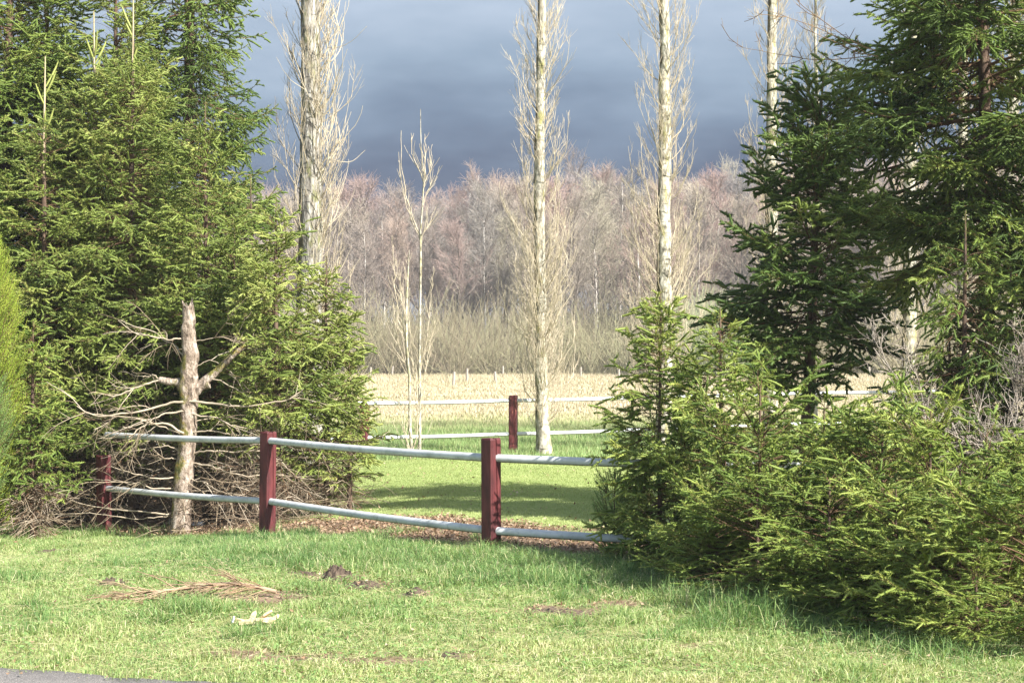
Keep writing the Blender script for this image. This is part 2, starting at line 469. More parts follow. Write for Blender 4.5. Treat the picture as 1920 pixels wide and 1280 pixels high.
# ------------------------------------------------------------------ the fence line and the litter strip behind it
FP = np.array([[-7.6, 21.0], [-4.58, 18.1], [-2.42, 15.9], [-0.17, 13.3], [2.55, 11.95], [5.3, 10.6]])   # front fence posts
FSEG = [(0, 1), (1, 2), (2, 3), (3, 4), (4, 5)]
def fence_signed(x, y):
    """distance behind (+) / in front (-) of the front fence line"""
    best = np.full(np.shape(x), 1e9); sgn = np.ones(np.shape(x))
    for a, b in FSEG:
        A = FP[a]; B = FP[b]; d = B - A; L2 = (d * d).sum()
        t = np.clip(((x - A[0]) * d[0] + (y - A[1]) * d[1]) / L2, 0, 1)
        dx = x - (A[0] + d[0] * t); dy = y - (A[1] + d[1] * t)
        q = np.hypot(dx, dy)
        s = np.sign(d[0] * dy - d[1] * dx)
        m = q < best
        best = np.where(m, q, best); sgn = np.where(m, s, sgn)
    return best * sgn
def zone_litter(x, y):
    s = fence_signed(x, y)
    n = fnoise(x + 3, y + 5, 1.6) - 0.5
    wdt = 1.35 + 1.2 * n
    strip = sstep((s + 0.05 + 0.25 * n) / 0.25) * (1 - sstep((s - wdt) / 0.3))
    under = sstep((-x - 2.2 + n) / 0.8) * sstep((s) / 0.3) * (1 - sstep((y - 24) / 2))
    right = sstep((x - 1.5 + n) / 0.6) * sstep((y - 9.9 + 0.5 * (x - 1.5) + n * .6) / 0.5) * (1 - sstep((y - 17 + n) / 1.0))
    return np.clip(np.maximum(np.maximum(strip, under), right), 0, 1)
SOIL_SPOTS = [(630, 1082, .30, .16), (555, 1075, .16, .10), (690, 1095, .25, .09), (205, 1094, .16, .09), (780, 1112, .14, .07), (60, 1032, .5, .10), (120, 1035, .4, .08), (1060, 1146, .30, .08), (1150, 1135, .25, .07),
              (440, 1226, .30, .05), (560, 1232, .5, .05), (690, 1240, .35, .045), (845, 1228, .12, .04), (480, 1122, .48, .13), (150, 1010, .35, .10), (1290, 1215, .12, .05)]
def spots():
    o = []
    for px, py, a, b in SOIL_SPOTS:
        D = EYE * F / (py - HZ)
        o.append((px2x(px, D), D, a, b * 1.6))
    return o
SP = spots()
def gD(px, py):
    D = EYE * F / (py - HZ)
    for _ in range(12):
        D = 0.5 * D + 0.5 * (EYE - float(gz((px - 960) / F * D, D))) * F / (py - HZ)
    return D
def zone_soil(x, y):
    v = np.zeros(np.shape(x))
    for cx, cy, a, b in SP:
        q = np.hypot((x - cx) / a, (y - cy) / (b + .06)) + 0.9 * (fnoise(x, y, 5) - 0.5)
        v = np.maximum(v, 1 - sstep((q - 0.6) / 0.5))
    return v

def road_edge(x):
    return 8.04 - 0.325 * (x + 1.55) + 0.10 * (vnoise(x, x * 0 + 3, 2.2) - .5) + 0.07 * (vnoise(x, x * 0 + 8, 9.0) - .5)

def grid_mesh(name, xs, ys, mat_, zfun, zone=None):
    X, Y = np.meshgrid(xs, ys)
    Z = zfun(X, Y)
    nx, ny = len(xs), len(ys)
    i = np.arange(nx - 1)[None, :] + np.arange(ny - 1)[:, None] * nx
    Fq = np.stack([i, i + 1, i + nx + 1, i + nx], -1).reshape(-1, 4)
    g = G(); g.add(np.stack([X, Y, Z], -1).reshape(-1, 3), Fq)
    o = g.build(name, mat_)
    if zone is not None:
        c = zone(X.ravel(), Y.ravel())
        at = o.data.attributes.new('zone', 'FLOAT_COLOR', 'POINT')
        at.data.foreach_set('color', c.astype(np.float32).ravel())
    return o
def zones(x, y):
    lit = np.maximum(zone_litter(x, y), zone_soil(x, y) * 0.95)
    s = fence_signed(x, y)
    n = fnoise(x, y, 0.5) - 0.5
    lawn = sstep((s - 0.3) / 0.5) * (1 - sstep((y - 27.0 + n) / 1.0)) * (1 - sstep((np.abs(x) - 30) / 5))
    straw = sstep((y - 35 + 8 * n) / 20)
    return np.stack([lit, lawn, straw, np.ones_like(x)], -1)
xs = np.concatenate([-np.geomspace(9, 900, 24)[::-1], np.arange(-8.9, 8.9, 0.1), np.geomspace(9, 900, 24)])
ys = np.concatenate([-np.geomspace(3, 300, 14)[::-1], np.arange(-2, 6, 1.0), np.arange(6.0, 32, 0.1), np.arange(32, 60, 1.0), np.geomspace(60, 1200, 26)])
tag(grid_mesh('ground', xs, ys, M['ground'], gz, zones), kind='structure')

# tarmac road the camera looks across
def road_mat():
    m, t, b = mat_base('asphalt')
    tcn = t.nodes.new('ShaderNodeTexCoord')
    n = noise(t, 160, 3, 0.7); n2 = noise(t, 4, 4, 0.6)
    v = t.nodes.new('ShaderNodeTexVoronoi'); v.inputs['Scale'].default_value = 110
    t.links.new(tcn.outputs['Object'], v.inputs['Vector'])
    r = ramp(t, [(0.08, (0.50, 0.46, 0.42)), (0.3, (0.25, 0.23, 0.215)), (0.6, (0.15, 0.138, 0.13))], v.outputs['Distance'])
    c = mixc(t, 0.5, r.outputs[0], ramp(t, [(0.3, (0.7, 0.7, 0.7)), (0.7, (1.3, 1.28, 1.25))], n2).outputs[0], 'MULTIPLY')
    t.links.new(c, b.inputs['Base Color']); b.inputs['Roughness'].default_value = 0.9
    bump(t, b, n, 0.006, 0.9)
    return m
rx = np.concatenate([np.arange(-60, -6, 1.5), np.arange(-6, 3, 0.03), np.arange(3, 60, 1.5)])
e0 = road_edge(rx)
g = G()
rows = np.array([0, 0.004, 0.05, 0.12, 0.3, 0.5, 0.8, 1.0])
V = []
for q in rows:
    yy = e0 - q * 6.0
    V.append(np.stack([rx, yy, gz(rx, yy) + 0.012 - 0.05 * (q == 0)], -1))
V = np.array(V); nx = len(rx)
i = np.arange(nx - 1)[None, :] + np.arange(7)[:, None] * nx
g.add(V.reshape(-1, 3), np.stack([i, i + nx, i + nx + 1, i + 1], -1).reshape(-1, 4))
tag(g.build('road', road_mat()), kind='structure')

# ------------------------------------------------------------------ fences
def make_post(name, root, x, y, h, wd, rz, mat_, seed, split=True, below=0.2):
    r = np.random.default_rng(seed)
    z0 = float(gz(x, y)) - below
    # chamfered square outline, with a check (long crack) in the right-front face
    hw = wd / 2; ch = wd * 0.11
    pts = []
    face = [(-hw, -hw), (hw, -hw), (hw, hw), (-hw, hw)]
    for k in range(4):
        a = np.array(face[k]); p = np.array(face[k - 1]); q = np.array(face[(k + 1) % 4])
        pts.append(a + (p - a) / np.linalg.norm(p - a) * ch); pts.append(a + (q - a) / np.linalg.norm(q - a) * ch)
    P2 = []
    for k in range(8):
        a, b = pts[k], pts[(k + 1) % 8]
        P2.append((a, 'c'))
        if k == 3 and split:      # face normal +x
            m_ = (a + b) / 2
            P2.append((m_ + (a - b) * 0.055, 'l')); P2.append((m_ + np.array([-0.03, 0]), 'd')); P2.append((m_ - (a - b) * 0.055, 'r'))
    K = 22
    zs = np.linspace(0, h + below, K)
    V = []
    off = 0
    for k, zz in enumerate(zs):
        row = []
        crack = sstep((zz - below - 0.12 * h) / (0.3 * h))
        drift = 0.012 * math.sin(zz * 2.3 + seed)
        for (p, kd) in P2:
            q = p.copy()
            if kd == 'd': q = q * np.array([1 - 0 * crack, 1]); q[0] = hw - 0.001 - 0.028 * crack; q[1] += drift
            if kd in 'lr': q[1] += drift
            wobb = r.normal(0, 0.0010)
            q = q * (1 + wobb)
            if k == K - 1: q = q * 0.93
            top = 0.0 if k < K - 1 else r.normal(0, 0.004)
            row.append([q[0], q[1], zz + top + (0.006 if k == K - 1 else 0)])
        V.append(row)
    # bevel ring
    V = np.array(V); n = len(P2)
    V[-2, :, 2] = V[-1, :, 2].mean() - 0.012
    g = G()
    i = np.arange(K - 1)[:, None] * n; j = np.arange(n)[None, :]; j2 = (j + 1) % n
    g.add(V.reshape(-1, 3), np.stack([i + j, i + j2, i + n + j2, i + n + j], -1).reshape(-1, 4))
    c = V[-1].mean(0)
    g.add(np.vstack([V[-1], c]), [[a, (a + 1) % n, n] for a in range(n)])
    o = g.build(name, mat_, root, flat=True)
    o.location = (x, y, z0); o.rotation_euler = (r.normal(0, 0.008), r.normal(0, 0.008), rz)
    return o
def make_rail(root, A, B, rad, mat_, seed):
    r = np.random.default_rng(seed)
    K = 24
    t = np.linspace(0, 1, K)[:, None]
    P = A * (1 - t) + B * t
    P[:, 2] -= 0.012 * np.sin(t[:, 0] * pi)
    g = G()
    tubes(g, P[None], np.full((1, K), rad), 20, 0.5, 0, cap=True)
    return g.build('rail', mat_, root)

fr = thing('rail_fence', 'dark red timber posts with pale grey tube rails standing on the near verge', 'fence', (0, 0, 0))
fr.location = (FP[3][0], FP[3][1], 0)
root_off = np.array([FP[3][0], FP[3][1], 0])
def local(o, off):
    o.location = Vector(o.location) - Vector(off)
    return o
hts = [0.9, 0.86, 1.03, 0.93, 0.95, 0.95]
railz = [(0.78, 0.20), (0.72, 0.12), (0.775, 0.16), (0.775, 0.18), (0.80, 0.19), (0.8, 0.19)]
rots = [20, 40, 36, 40, 30, 30]
for k in range(6):
    x, y = FP[k]
    local(make_post('post', fr, x, y, hts[k], 0.128, radians(-rots[k]), M['red'], 11 + k), root_off)
# rails: heights at each post, world z
RZ_U = [0.70, 0.722, 0.777, 0.777, 0.795, 0.80]
RZ_L = [0.10, 0.122, 0.180, 0.178, 0.190, 0.19]
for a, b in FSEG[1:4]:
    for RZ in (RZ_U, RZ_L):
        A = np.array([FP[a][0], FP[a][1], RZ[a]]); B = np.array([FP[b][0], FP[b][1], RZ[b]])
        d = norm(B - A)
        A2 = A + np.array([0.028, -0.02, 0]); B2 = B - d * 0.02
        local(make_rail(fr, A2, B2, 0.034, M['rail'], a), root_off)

BP = np.array([[-8.1, 27.0], [-5.4, 27.75], [-2.62, 28.5], [0.02, 29.2], [2.85, 31.2 * 0.985], [5.9, 32.0], [8.9, 33.0]])
bk = thing('rail_fence', 'worn red posts with white rails at the far end of the mown lawn', 'fence', (0.02, 29.2, -0.19))
boff = np.array([0.02, 29.2, -0.19])
bh = [.9, .95, .92, 1.0, .92, .95, .95]
BU = [0.66, 0.70, 0.745, 0.775, 0.80, 0.84, 0.86]
for k, (x, y) in enumerate(BP):
    local(make_post('post', bk, x, y, bh[k] + 0.05, 0.15, radians(-8 + 5 * math.sin(k * 2)), M['red_worn'], 40 + k, split=False), boff)
for k in range(len(BP) - 1):
    for dz in (0, -0.605):
        A = np.array([BP[k][0] + .02, BP[k][1] - .03, BU[k] + dz]); B = np.array([BP[k + 1][0], BP[k + 1][1], BU[k + 1] + dz])
        local(make_rail(bk, A, B, 0.034, M['rail_white'], k), boff)

# far pasture posts
def far_post():
    r = np.random.default_rng(5)
    g = G()
    P = np.array([[0, 0, -0.2], [0.01, 0, 0.4], [0.0, 0.01, 0.9], [-0.01, 0, 1.15]])
    tubes(g, P, np.array([0.09, 0.085, 0.08, 0.07]), 8, 0.5, cap=True)
    return g
fp0 = None
for k, (px, py, hpx, lean) in enumerate([(693, 712, 24, .1), (850, 722, 26, .15), (876, 716, 26, 0), (930, 718, 22, .1), (943, 706, 20, 0), (1072, 703, 20, 0), (1089, 710, 22, 0), (1134, 704, 20, -.2), (1161, 716, 24, .1), (735, 706, 20, -.1), (810, 704, 20, .05), (1010, 706, 20, 0), (1560, 712, 24, .05), (1630, 710, 24, 0)]):
    D = (EYE + .19) * F / (py - HZ)
    hgt = hpx / F * D / 1.15
    if fp0 is None:
        fp0 = far_post().build('pasture_post', M['post_grey']); o = fp0
    else:
        o = fp0.copy(); COL.objects.link(o)
    o.location = (px2x(px, D), D, -0.19); o.scale = (0.95, 0.95, hgt); o.rotation_euler = (0, lean, k)
    tag(o, ('small weathered pasture post standing upright' if abs(lean) < .05 else 'small weathered pasture post leaning over') + ' in dry grass before the woods', 'fence post', 'upright pasture posts' if abs(lean) < .05 else 'leaning pasture posts')

# ------------------------------------------------------------------ spruces
def spruce(label, x, y, H, R, seed, needle, cat='spruce', group='spruces around the lawn', cb=0.05, elev=(55, 12, -14), power=0.58, nps=5.5, spacing=0.22,
           dens=120, nl=0.018, nw=0.0042, shoot=1.0, droop=0.35, zcut=99, trunk_r=None, base_z=None, low_taper=0.15, tb=0.5, upturn=0.5, deadz=0.0, tlen=1.0, ljit=0.22, shr=0.40, pale=False, gap=0.27, sunk=0.1, leader=0.45, backthin=0.35, lean=(0, 0), asym=None, tstep=0.042, sstepd=0.07):
    r = np.random.default_rng(seed)
    bz = float(gz(x, y)) if base_z is None else base_z
    root = thing('spruce', label, cat, (x, y, bz), group)
    tr = trunk_r or (0.012 + 0.009 * H)
    K = 14
    t = np.linspace(0, 1, K)
    TP = np.stack([lean[0] * t ** 1.3 + 0.015 * H * np.sin(t * 5 + seed) * t * (1 - t), lean[1] * t ** 1.3 + 0.01 * H * np.cos(t * 4 + seed) * t * (1 - t), -sunk + (H + sunk) * t], -1)
    TR = tr * (1 - t) ** 0.85 + 0.005
    g = G(); tubes(g, TP, TR, 9, 0.5)
    g.build('trunk', M['bark_spruce'], root)
    def axis(z):
        f = np.clip((z + sunk) / (H + sunk), 0, 0.999)
        p, _ = sample(TP[None], np.zeros(len(z), int), f); return p
    # whorls
    zs = []; z = H - leader
    while z > max(cb * H, 0.12):
        zs.append(z); z -= spacing * r.uniform(0.7, 1.2)
    zs = np.array(zs)
    nb = np.maximum(3, np.round(nps * 1.3 + r.normal(0, 1, len(zs)))).astype(int)
    wi = np.repeat(np.arange(len(zs)), nb)
    zb = zs[wi] + r.normal(0, 0.05, len(wi))
    az = wi * 2.4 + r.uniform(0, 2 * pi, len(wi))
    kb = vnoise(np.mod(az, 2 * pi) * 1.1 + seed * 3.7, zb * 2.6) > gap
    wi, zb, az = wi[kb], zb[kb], az[kb]
    u = np.clip((H - zb) / (H * (1 - cb)), 0, 1)
    Lb = R * (u ** power) * (1 - low_taper * sstep((u - 0.8) / 0.2)) * r.uniform(1 - ljit * 1.2, 1 + ljit * 0.75, len(wi))
    if asym is not None:      # (direction angle, factor)
        Lb = Lb * (1 + asym[1] * np.cos(az - asym[0]))
    inner = r.random(len(wi)) < 0.32
    Lb = np.where(inner, Lb * r.uniform(0.3, 0.6, len(wi)), Lb)
    Lb = np.maximum(Lb, 0.12)
    e = np.interp(u, [0, 0.45, 1], elev) + r.normal(0, 12, len(wi))
    e = np.radians(e)
    D0 = np.stack([np.cos(az) * np.cos(e), np.sin(az) * np.cos(e), np.sin(e)], -1)
    PB = grow(axis(zb), D0, Lb, 10, lambda s: np.array([0, 0, -droop * 1.6 if s < 0.45 else upturn * 1.6]), 0.035, r)
    gw = G()
    rb = np.maximum(0.0035, 0.010 * Lb)[:, None] * np.linspace(1, 0.25, 10)[None]
    tubes(gw, PB, rb, 4, np.clip(r.normal(0.4, 0.15, len(Lb)), 0, 1))
    # secondaries
    back = np.sin(az) > 0.35
    thin = np.where(back, backthin, 1.0)
    thin = thin * np.where(zb + bz > zcut, 0.4, 1.0)
    ns = np.maximum(2, (2 * Lb / sstepd * np.sqrt(thin))).astype(int)
    bi = np.repeat(np.arange(len(Lb)), ns)
    kk = np.arange(len(bi)) - np.repeat(np.cumsum(ns) - ns, ns)
    ts = 0.08 + 0.9 * (kk + r.random(len(bi)) * 0.7) / np.repeat(ns, ns)
    ts = np.clip(ts, 0.05, 0.98)
    sp_, st_ = sample(PB, bi, ts)
    side = np.where(kk % 2 == 0, 1.0, -1.0)[:, None]
    hor = norm(np.cross(st_, np.array([0, 0, 1.0])))
    roll = r.normal(0, 0.45, len(bi))[:, None]
    Ls = np.minimum(0.10 + 0.42 * Lb[bi] * (1 - ts), 0.55) * r.uniform(0.55, 1.15, len(bi)) * shoot
    Ds = norm(st_ * 0.75 + side * hor * 0.85 + np.array([0, 0, 1.0]) * roll + np.array([0, 0, 0.06]))
    PS = grow(sp_, Ds, Ls, 5, np.array([0, 0, -droop * 1.2]), 0.025, r)
    tubes(gw, PS, np.linspace(0.0032, 0.0016, 5)[None] * np.ones((len(Ls), 1)), 3, 0.45)
    # tertiary shoots
    nt_ = np.maximum(1, (Ls / tstep * np.sqrt(thin[bi])).astype(int)); nt_[Ls < 0.07] = 0
    si = np.repeat(np.arange(len(Ls)), nt_)
    kk = np.arange(len(si)) - np.repeat(np.cumsum(nt_) - nt_, nt_)
    tt = np.clip(0.1 + 0.88 * (kk + r.random(len(si))) / np.repeat(nt_, nt_), 0.05, 0.97)
    tp, td = sample(PS, si, tt)
    side = np.where(kk % 2 == 0, 1.0, -1.0)[:, None]
    hor = norm(np.cross(td, r.normal(0, 0.35, (len(si), 3)) + np.array([0, 0, 1.0])))
    Lt = (0.035 + 0.35 * Ls[si] * (1 - tt)) * r.uniform(0.6, 1.3, len(si)) * shoot * tlen
    Dt = norm(td * 0.8 + side * hor * 0.8 + np.array([0, 0, 0.1]))
    PT = grow(tp, Dt, Lt, 3, np.array([0, 0, -droop * 0.5]), 0.02, r)
    # needles
    gn = G()
    live = (sp_[:, 2] > deadz * r.uniform(0.7, 1.2, len(bi)))
    wmul = np.where(zb + bz > zcut, 2.0, 1.0)
    dm = np.where(back, 0.7, 1.0) * np.where(zb + bz > zcut, 0.5, 1.0)
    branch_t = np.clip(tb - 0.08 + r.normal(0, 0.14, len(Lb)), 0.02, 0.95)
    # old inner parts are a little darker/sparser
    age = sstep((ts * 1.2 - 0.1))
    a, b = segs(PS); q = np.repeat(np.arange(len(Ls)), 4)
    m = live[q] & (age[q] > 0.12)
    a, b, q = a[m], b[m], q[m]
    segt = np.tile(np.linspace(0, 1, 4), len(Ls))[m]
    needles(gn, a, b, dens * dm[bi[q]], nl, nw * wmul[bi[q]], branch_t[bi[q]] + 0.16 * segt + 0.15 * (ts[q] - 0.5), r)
    a, b = segs(PT); q = np.repeat(si, 2)
    m = live[q] & (age[q] > 0.12)
    a, b, q = a[m], b[m], q[m]
    segt = np.tile([0, 1.0], len(si))[m]
    needles(gn, a, b, dens * dm[bi[q]], nl * 0.95, nw * wmul[bi[q]], branch_t[bi[q]] + 0.04 + 0.18 * segt + 0.15 * (ts[q] - 0.5), r)
    # needle sheaths
    sm_ = live[si] & (age[si] > 0.12)
    if sm_.any():
        PT4 = np.stack([PT[:, 0], PT[:, 0] * .5 + PT[:, 1] * .5, PT[:, 1], PT[:, 1] * .35 + PT[:, 2] * .65, PT[:, 2]], 1)
        sheaths(gn, PT4[sm_], nl * shr * r.uniform(.8, 1.15, len(si))[sm_] * np.where(zb[bi[si]] + bz > zcut, 1.6, 1.0)[sm_], np.clip(branch_t[bi[si]] - 0.02 + 0.15 * (ts[si] - 0.5), 0, 1)[sm_], 4)
    sm2 = live & (age > 0.3)
    if sm2.any():
        sheaths(gn, PS[sm2][:, 2:], nl * shr * 0.95, np.clip(branch_t[bi] + 0.02, 0, 1)[sm2], 4)
    # branch tips
    mk = np.tile(np.arange(9) >= 5, (len(Lb), 1))
    a, b = segs(PB, mk)
    q = np.repeat(np.arange(len(Lb)), 4)
    ok = PB[q, 5, 2] > deadz
    needles(gn, a[ok], b[ok], dens * 1.3, nl * 1.05, nw, (branch_t[q] + 0.25)[ok], r)
    # leader
    lz = np.linspace(H - leader, H - 0.01, 9)
    lp = axis(lz)
    needles(gn, lp[(6 if pale else 3):-1], lp[(7 if pale else 4):], dens * 1.6, nl, nw, 0.8, r, up=0.6)
    if pale:
        gl_ = G()
        z5 = np.linspace(H - leader * 1.45, H, 12); ap = axis(np.minimum(z5, H - 0.01)); ap[:, 1] -= 0.004
        tubes(gl_, ap, np.linspace(0.021, 0.006, 12), 7, 0.8)
        gl_.build('leader_stem', M['leader'], root)
        ln_ = 6
        azl = r.random(ln_) * 2 * pi; zl = H - leader * r.uniform(.35, 1.0, ln_)
        PL = grow(axis(zl), np.stack([np.cos(azl) * .6, np.sin(azl) * .6, np.full(ln_, .9)], -1), r.uniform(.15, .4, ln_), 5, np.array([0, 0, .5]), .02, r)
        sheaths(gn, PL, nl * .5, .8, 5)
        a, b = segs(PL); needles(gn, a, b, dens, nl, nw, .8, r)
    gw.build('branches', M['twig_brown'], root)
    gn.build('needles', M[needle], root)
    # dead lower twigs
    dead = ~live
    if dead.any():
        gd = G()
        tubes(gd, PS[dead], np.linspace(0.004, 0.0018, 5)[None] * np.ones((dead.sum(), 1)), 3, r.uniform(0.1, 0.9, dead.sum()))
        dt_ = dead[si] & (r.random(len(si)) < 0.35)
        if dt_.any(): tubes(gd, PT[dt_], np.linspace(0.0025, 0.0012, 3)[None] * np.ones((dt_.sum(), 1)), 3, r.uniform(0.1, 0.8, dt_.sum()))
        gd.build('dead_twigs', M['twig_dead'], root)
    return root

def X(px, D): return px2x(px, D)
EXTRA = 1
gl = 'spruces on the left of the lawn'; gr_ = 'spruces on the right of the lawn'
LK = dict(dens=170, nl=0.027, nw=0.0095, tlen=2.0, zcut=6.0, tstep=0.095, sstepd=0.12, spacing=0.15, nps=7.5, backthin=0.5)
def left_tree(label, px, D, ytop, R, seed, needle='needle_light', **kw):
    x = X(px, D); z = EYE - (ytop - HZ) / F * D; b = float(gz(x, D))
    k = dict(LK); k.update(kw)
    return spruce(label, x, D, z - b, R, seed, needle, group=gl, **k)
left_tree('young spruce at far left, its bare tall leader standing against darker trees', 85, 18.9, 105, 1.2, 101, deadz=0.9, leader=1.0, pale=True)
left_tree('tall bright spruce with pale straight leader left of the cut dead trunk', 250, 19.2, -20, 1.4, 102, deadz=1.3, leader=1.15, pale=True)
left_tree('tall spruce between two brighter ones on the left, thin leader visible near its top', 176, 19.4, 20, 1.35, 103, deadz=1.0, leader=1.0, pale=True)
left_tree('large spruce at the left edge of the picture, reaching above the frame', 15, 20.6, -450, 2.0, 104, 'needle_mid', deadz=0.6)
left_tree('tallest dark spruce with drooping boughs against the sky at left', 350, 22.3, -700, 1.6, 105, 'needle_mid', deadz=1.6, droop=0.75, upturn=1.1, power=0.5, elev=(55, 15, -5), tb=0.4)
left_tree('bushy spruce directly above the cut dead trunk', 385, 18.9, 190, 1.35, 106, deadz=1.55, leader=0.5)
left_tree('small bright spruce with pointed top right of the dead trunk', 518, 17.9, 368, 1.15, 107, gap=0.12, deadz=0.95, leader=0.35, tb=0.62, asym=(0, 0.15))
left_tree('low spruce at the right end of the left clump, boughs reaching over the lawn', 612, 18.3, 480, 0.85, 108, gap=0.1, nps=9, deadz=0.45, leader=0.3, tb=0.62, power=0.6)
left_tree('dark spruce deep in the left clump behind the dead trunk', 235, 21.0, 150, 1.7, 109, 'needle_mid', deadz=0.5)
left_tree('dark spruce at the far left behind the golden thuja', -110, 18.8, -60, 1.5, 110, 'needle_mid', deadz=0.3)
left_tree('shaded spruce behind the small bright one in the left clump', 470, 20.0, 330, 1.2, 111, 'needle_mid', deadz=0.5)
left_tree('dark low spruce at far left behind the first fence post', 60, 19.6, 470, 1.3, 112, 'needle_mid', deadz=0.25)

left_tree('lowest spruce of the left clump, spreading over the grass at its right end', 655, 18.1, 640, 0.5, 113, deadz=0.3, leader=0.15, tb=0.62)
left_tree('dense spruce filling the gap between the dead trunk and the small bright spruce', 440, 18.7, 420, 1.0, 114, deadz=1.0, tb=0.5)
left_tree('tall spruce at the back of the left clump between two pale leaders', 215, 20.3, -160, 1.7, 116, 'needle_light', deadz=1.0)
left_tree('tall spruce at the back of the left clump near the left edge', 85, 20.9, -200, 1.8, 117, 'needle_mid', deadz=1.0)
left_tree('spruce just outside the left edge of the picture beyond the thujas', -330, 19.2, -150, 1.7, 118, 'needle_mid', deadz=0.3, spacing=0.2)
left_tree('spruce farther outside the left edge of the picture', -560, 19.8, -250, 1.8, 119, 'needle_mid', deadz=0.3, spacing=0.22)
left_tree('short dense spruce just right of the thujas at the left edge', 62, 17.5, 600, 0.70, 115, 'needle_mid', deadz=0.55, gap=0.1, leader=0.2, tb=0.5, nps=9)
RK = dict(dens=330, nl=0.023, nw=0.0060, tlen=2.0, tstep=0.085, sstepd=0.12, spacing=0.13, nps=7.5, backthin=0.5)
def right_tree(label, px, D, ytop, R, seed, needle='needle_mid', **kw):
    x = X(px, D); z = EYE - (ytop - HZ) / F * D; b = float(gz(x, D))
    k = dict(RK); k.update(kw)
    return spruce(label, x, D, z - b, R, seed, needle, group=gr_, **k)
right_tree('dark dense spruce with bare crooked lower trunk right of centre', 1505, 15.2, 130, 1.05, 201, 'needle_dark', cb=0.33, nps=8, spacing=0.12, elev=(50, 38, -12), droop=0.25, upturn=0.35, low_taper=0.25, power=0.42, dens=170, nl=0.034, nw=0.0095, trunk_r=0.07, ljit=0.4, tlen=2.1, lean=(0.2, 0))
right_tree('tall open spruce at upper right reaching above the frame', 1845, 16.4, -820, 2.05, 202, 'needle_mid', gap=0.42, cb=0.29, power=0.55, droop=0.5, upturn=0.8, elev=(50, 20, -15), dens=170, nl=0.030, nw=0.009, zcut=5.6, trunk_r=0.09, tb=0.5)
right_tree('bright spruce beneath the tall open one near the right edge', 1810, 13.4, 395, 0.95, 203, 'needle_mid', cb=0.1, power=0.5, droop=0.8, tb=0.55)
right_tree('slender bright young spruce at the left end of the right clump', 1238, 12.7, 545, 0.62, 204, 'needle_mid', trunk_r=0.016, gap=0.08, nps=9.5, power=0.5, tb=0.66, leader=0.2)
right_tree('young spruce with forked upright shoots left of the dark spruce', 1350, 12.2, 575, 0.66, 205, 'needle_mid', trunk_r=0.016, gap=0.12, nps=9, power=0.55, tb=0.62, leader=0.2)
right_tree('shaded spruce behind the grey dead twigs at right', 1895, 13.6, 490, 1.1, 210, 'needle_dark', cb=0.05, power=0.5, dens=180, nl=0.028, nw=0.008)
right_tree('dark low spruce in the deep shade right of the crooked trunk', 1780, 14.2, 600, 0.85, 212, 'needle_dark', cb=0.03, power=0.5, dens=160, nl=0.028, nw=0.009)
right_tree('unseen tall spruce added outside the right edge to shade the dark spruce', 2230, 13.2, -900, 1.45, 211, 'needle_mid', cb=0.06, dens=60, nl=0.035, nw=0.014, backthin=1.0)  # added out of view to cast shade on the dark spruce
# low bushy spruces: four shapes, copied with their parts
BK = dict(cb=0.0, leader=0.12, elev=(62, 34, 4), low_taper=0.0, power=0.45, spacing=0.11, nps=7.5, ljit=0.5, gap=0.33, droop=0.35, upturn=0.7, backthin=0.75, cat='spruce bush', group='low spruce bushes at lower right', trunk_r=0.013, dens=330)
bproto = []
for k in range(4):
    kk = dict(RK); kk.update(BK); kk['tb'] = [0.58, 0.66, 0.52, 0.63][k]
    o = spruce('x', 20 + 3 * k, 11, [1.35, 1.2, 1.3, 1.25][k], [0.85, 0.8, 0.9, 0.75][k], 220 + k, 'needle_mid', base_z=0.0, **kk)
    o.name = 'spruce_bush' if k == 0 else o.name
    bproto.append((o, list(o.children)))
def dup(root, kids):
    n_ = root.copy(); COL.objects.link(n_)
    for c in kids:
        cc = c.copy(); COL.objects.link(cc); cc.parent = n_
    return n_
BUSH = [
 (1830, 9.05, 1010, 1, 0.7, 'small spruce bush lowest of all at lower right, its boughs lying on the grass'),
 (1480, 12.2, 800, 2, 1.0, 'low spruce bush half hidden behind the tall one beneath the dark spruce'),
 (1615, 12.0, 815, 1, 1.05, 'low spruce bush behind the thicket left of the arching grey branch'),
 (1700, 11.6, 830, 3, 1.0, 'low spruce bush at the root of the arching grey branch'),
 (1290, 12.3, 790, 0, 0.62, 'low spruce bush over the free end of the upper near rail'),
 (1360, 11.7, 770, 1, 0.85, 'rounded low spruce bush just right of where the near rails vanish'),
 (1425, 11.3, 722, 2, 1.0, 'tall low spruce bush in front of the slender bright spruces'),
 (1545, 11.4, 765, 3, 1.0, 'low spruce bush right under the trunk of the dark spruce'),
 (1655, 11.0, 782, 0, 1.0, 'low spruce bush with a bright ridge below the arching grey branch'),
 (1745, 10.5, 770, 1, 1.0, 'low spruce bush left below the tangled grey twigs'),
 (1850, 10.3, 818, 2, 1.0, 'low spruce bush right below the tangled grey twigs'),
 (1950, 10.0, 800, 3, 1.1, 'low spruce bush cut by the right edge of the picture, upper one'),
 (1345, 11.2, 930, 3, 0.75, 'small spruce bush lowest at the left end of the thicket, above the long tussock'),
 (1420, 10.7, 900, 0, 0.9, 'small spruce bush at the foot of the thicket, second from its left end'),
 (1555, 10.3, 900, 2, 0.95, 'spruce bush at the foot of the thicket halfway along it'),
 (1680, 9.9, 910, 1, 0.9, 'spruce bush at the foot of the thicket, second from the right edge'),
 (1800, 9.5, 880, 3, 1.0, 'nearest spruce bush in front of all others at lower right'),
 (1930, 9.1, 900, 0, 0.95, 'spruce bush in the lower right corner beside the nearest one')]
usedb = set(); rb_ = np.random.default_rng(55)
HB = [1.35, 1.2, 1.3, 1.25]
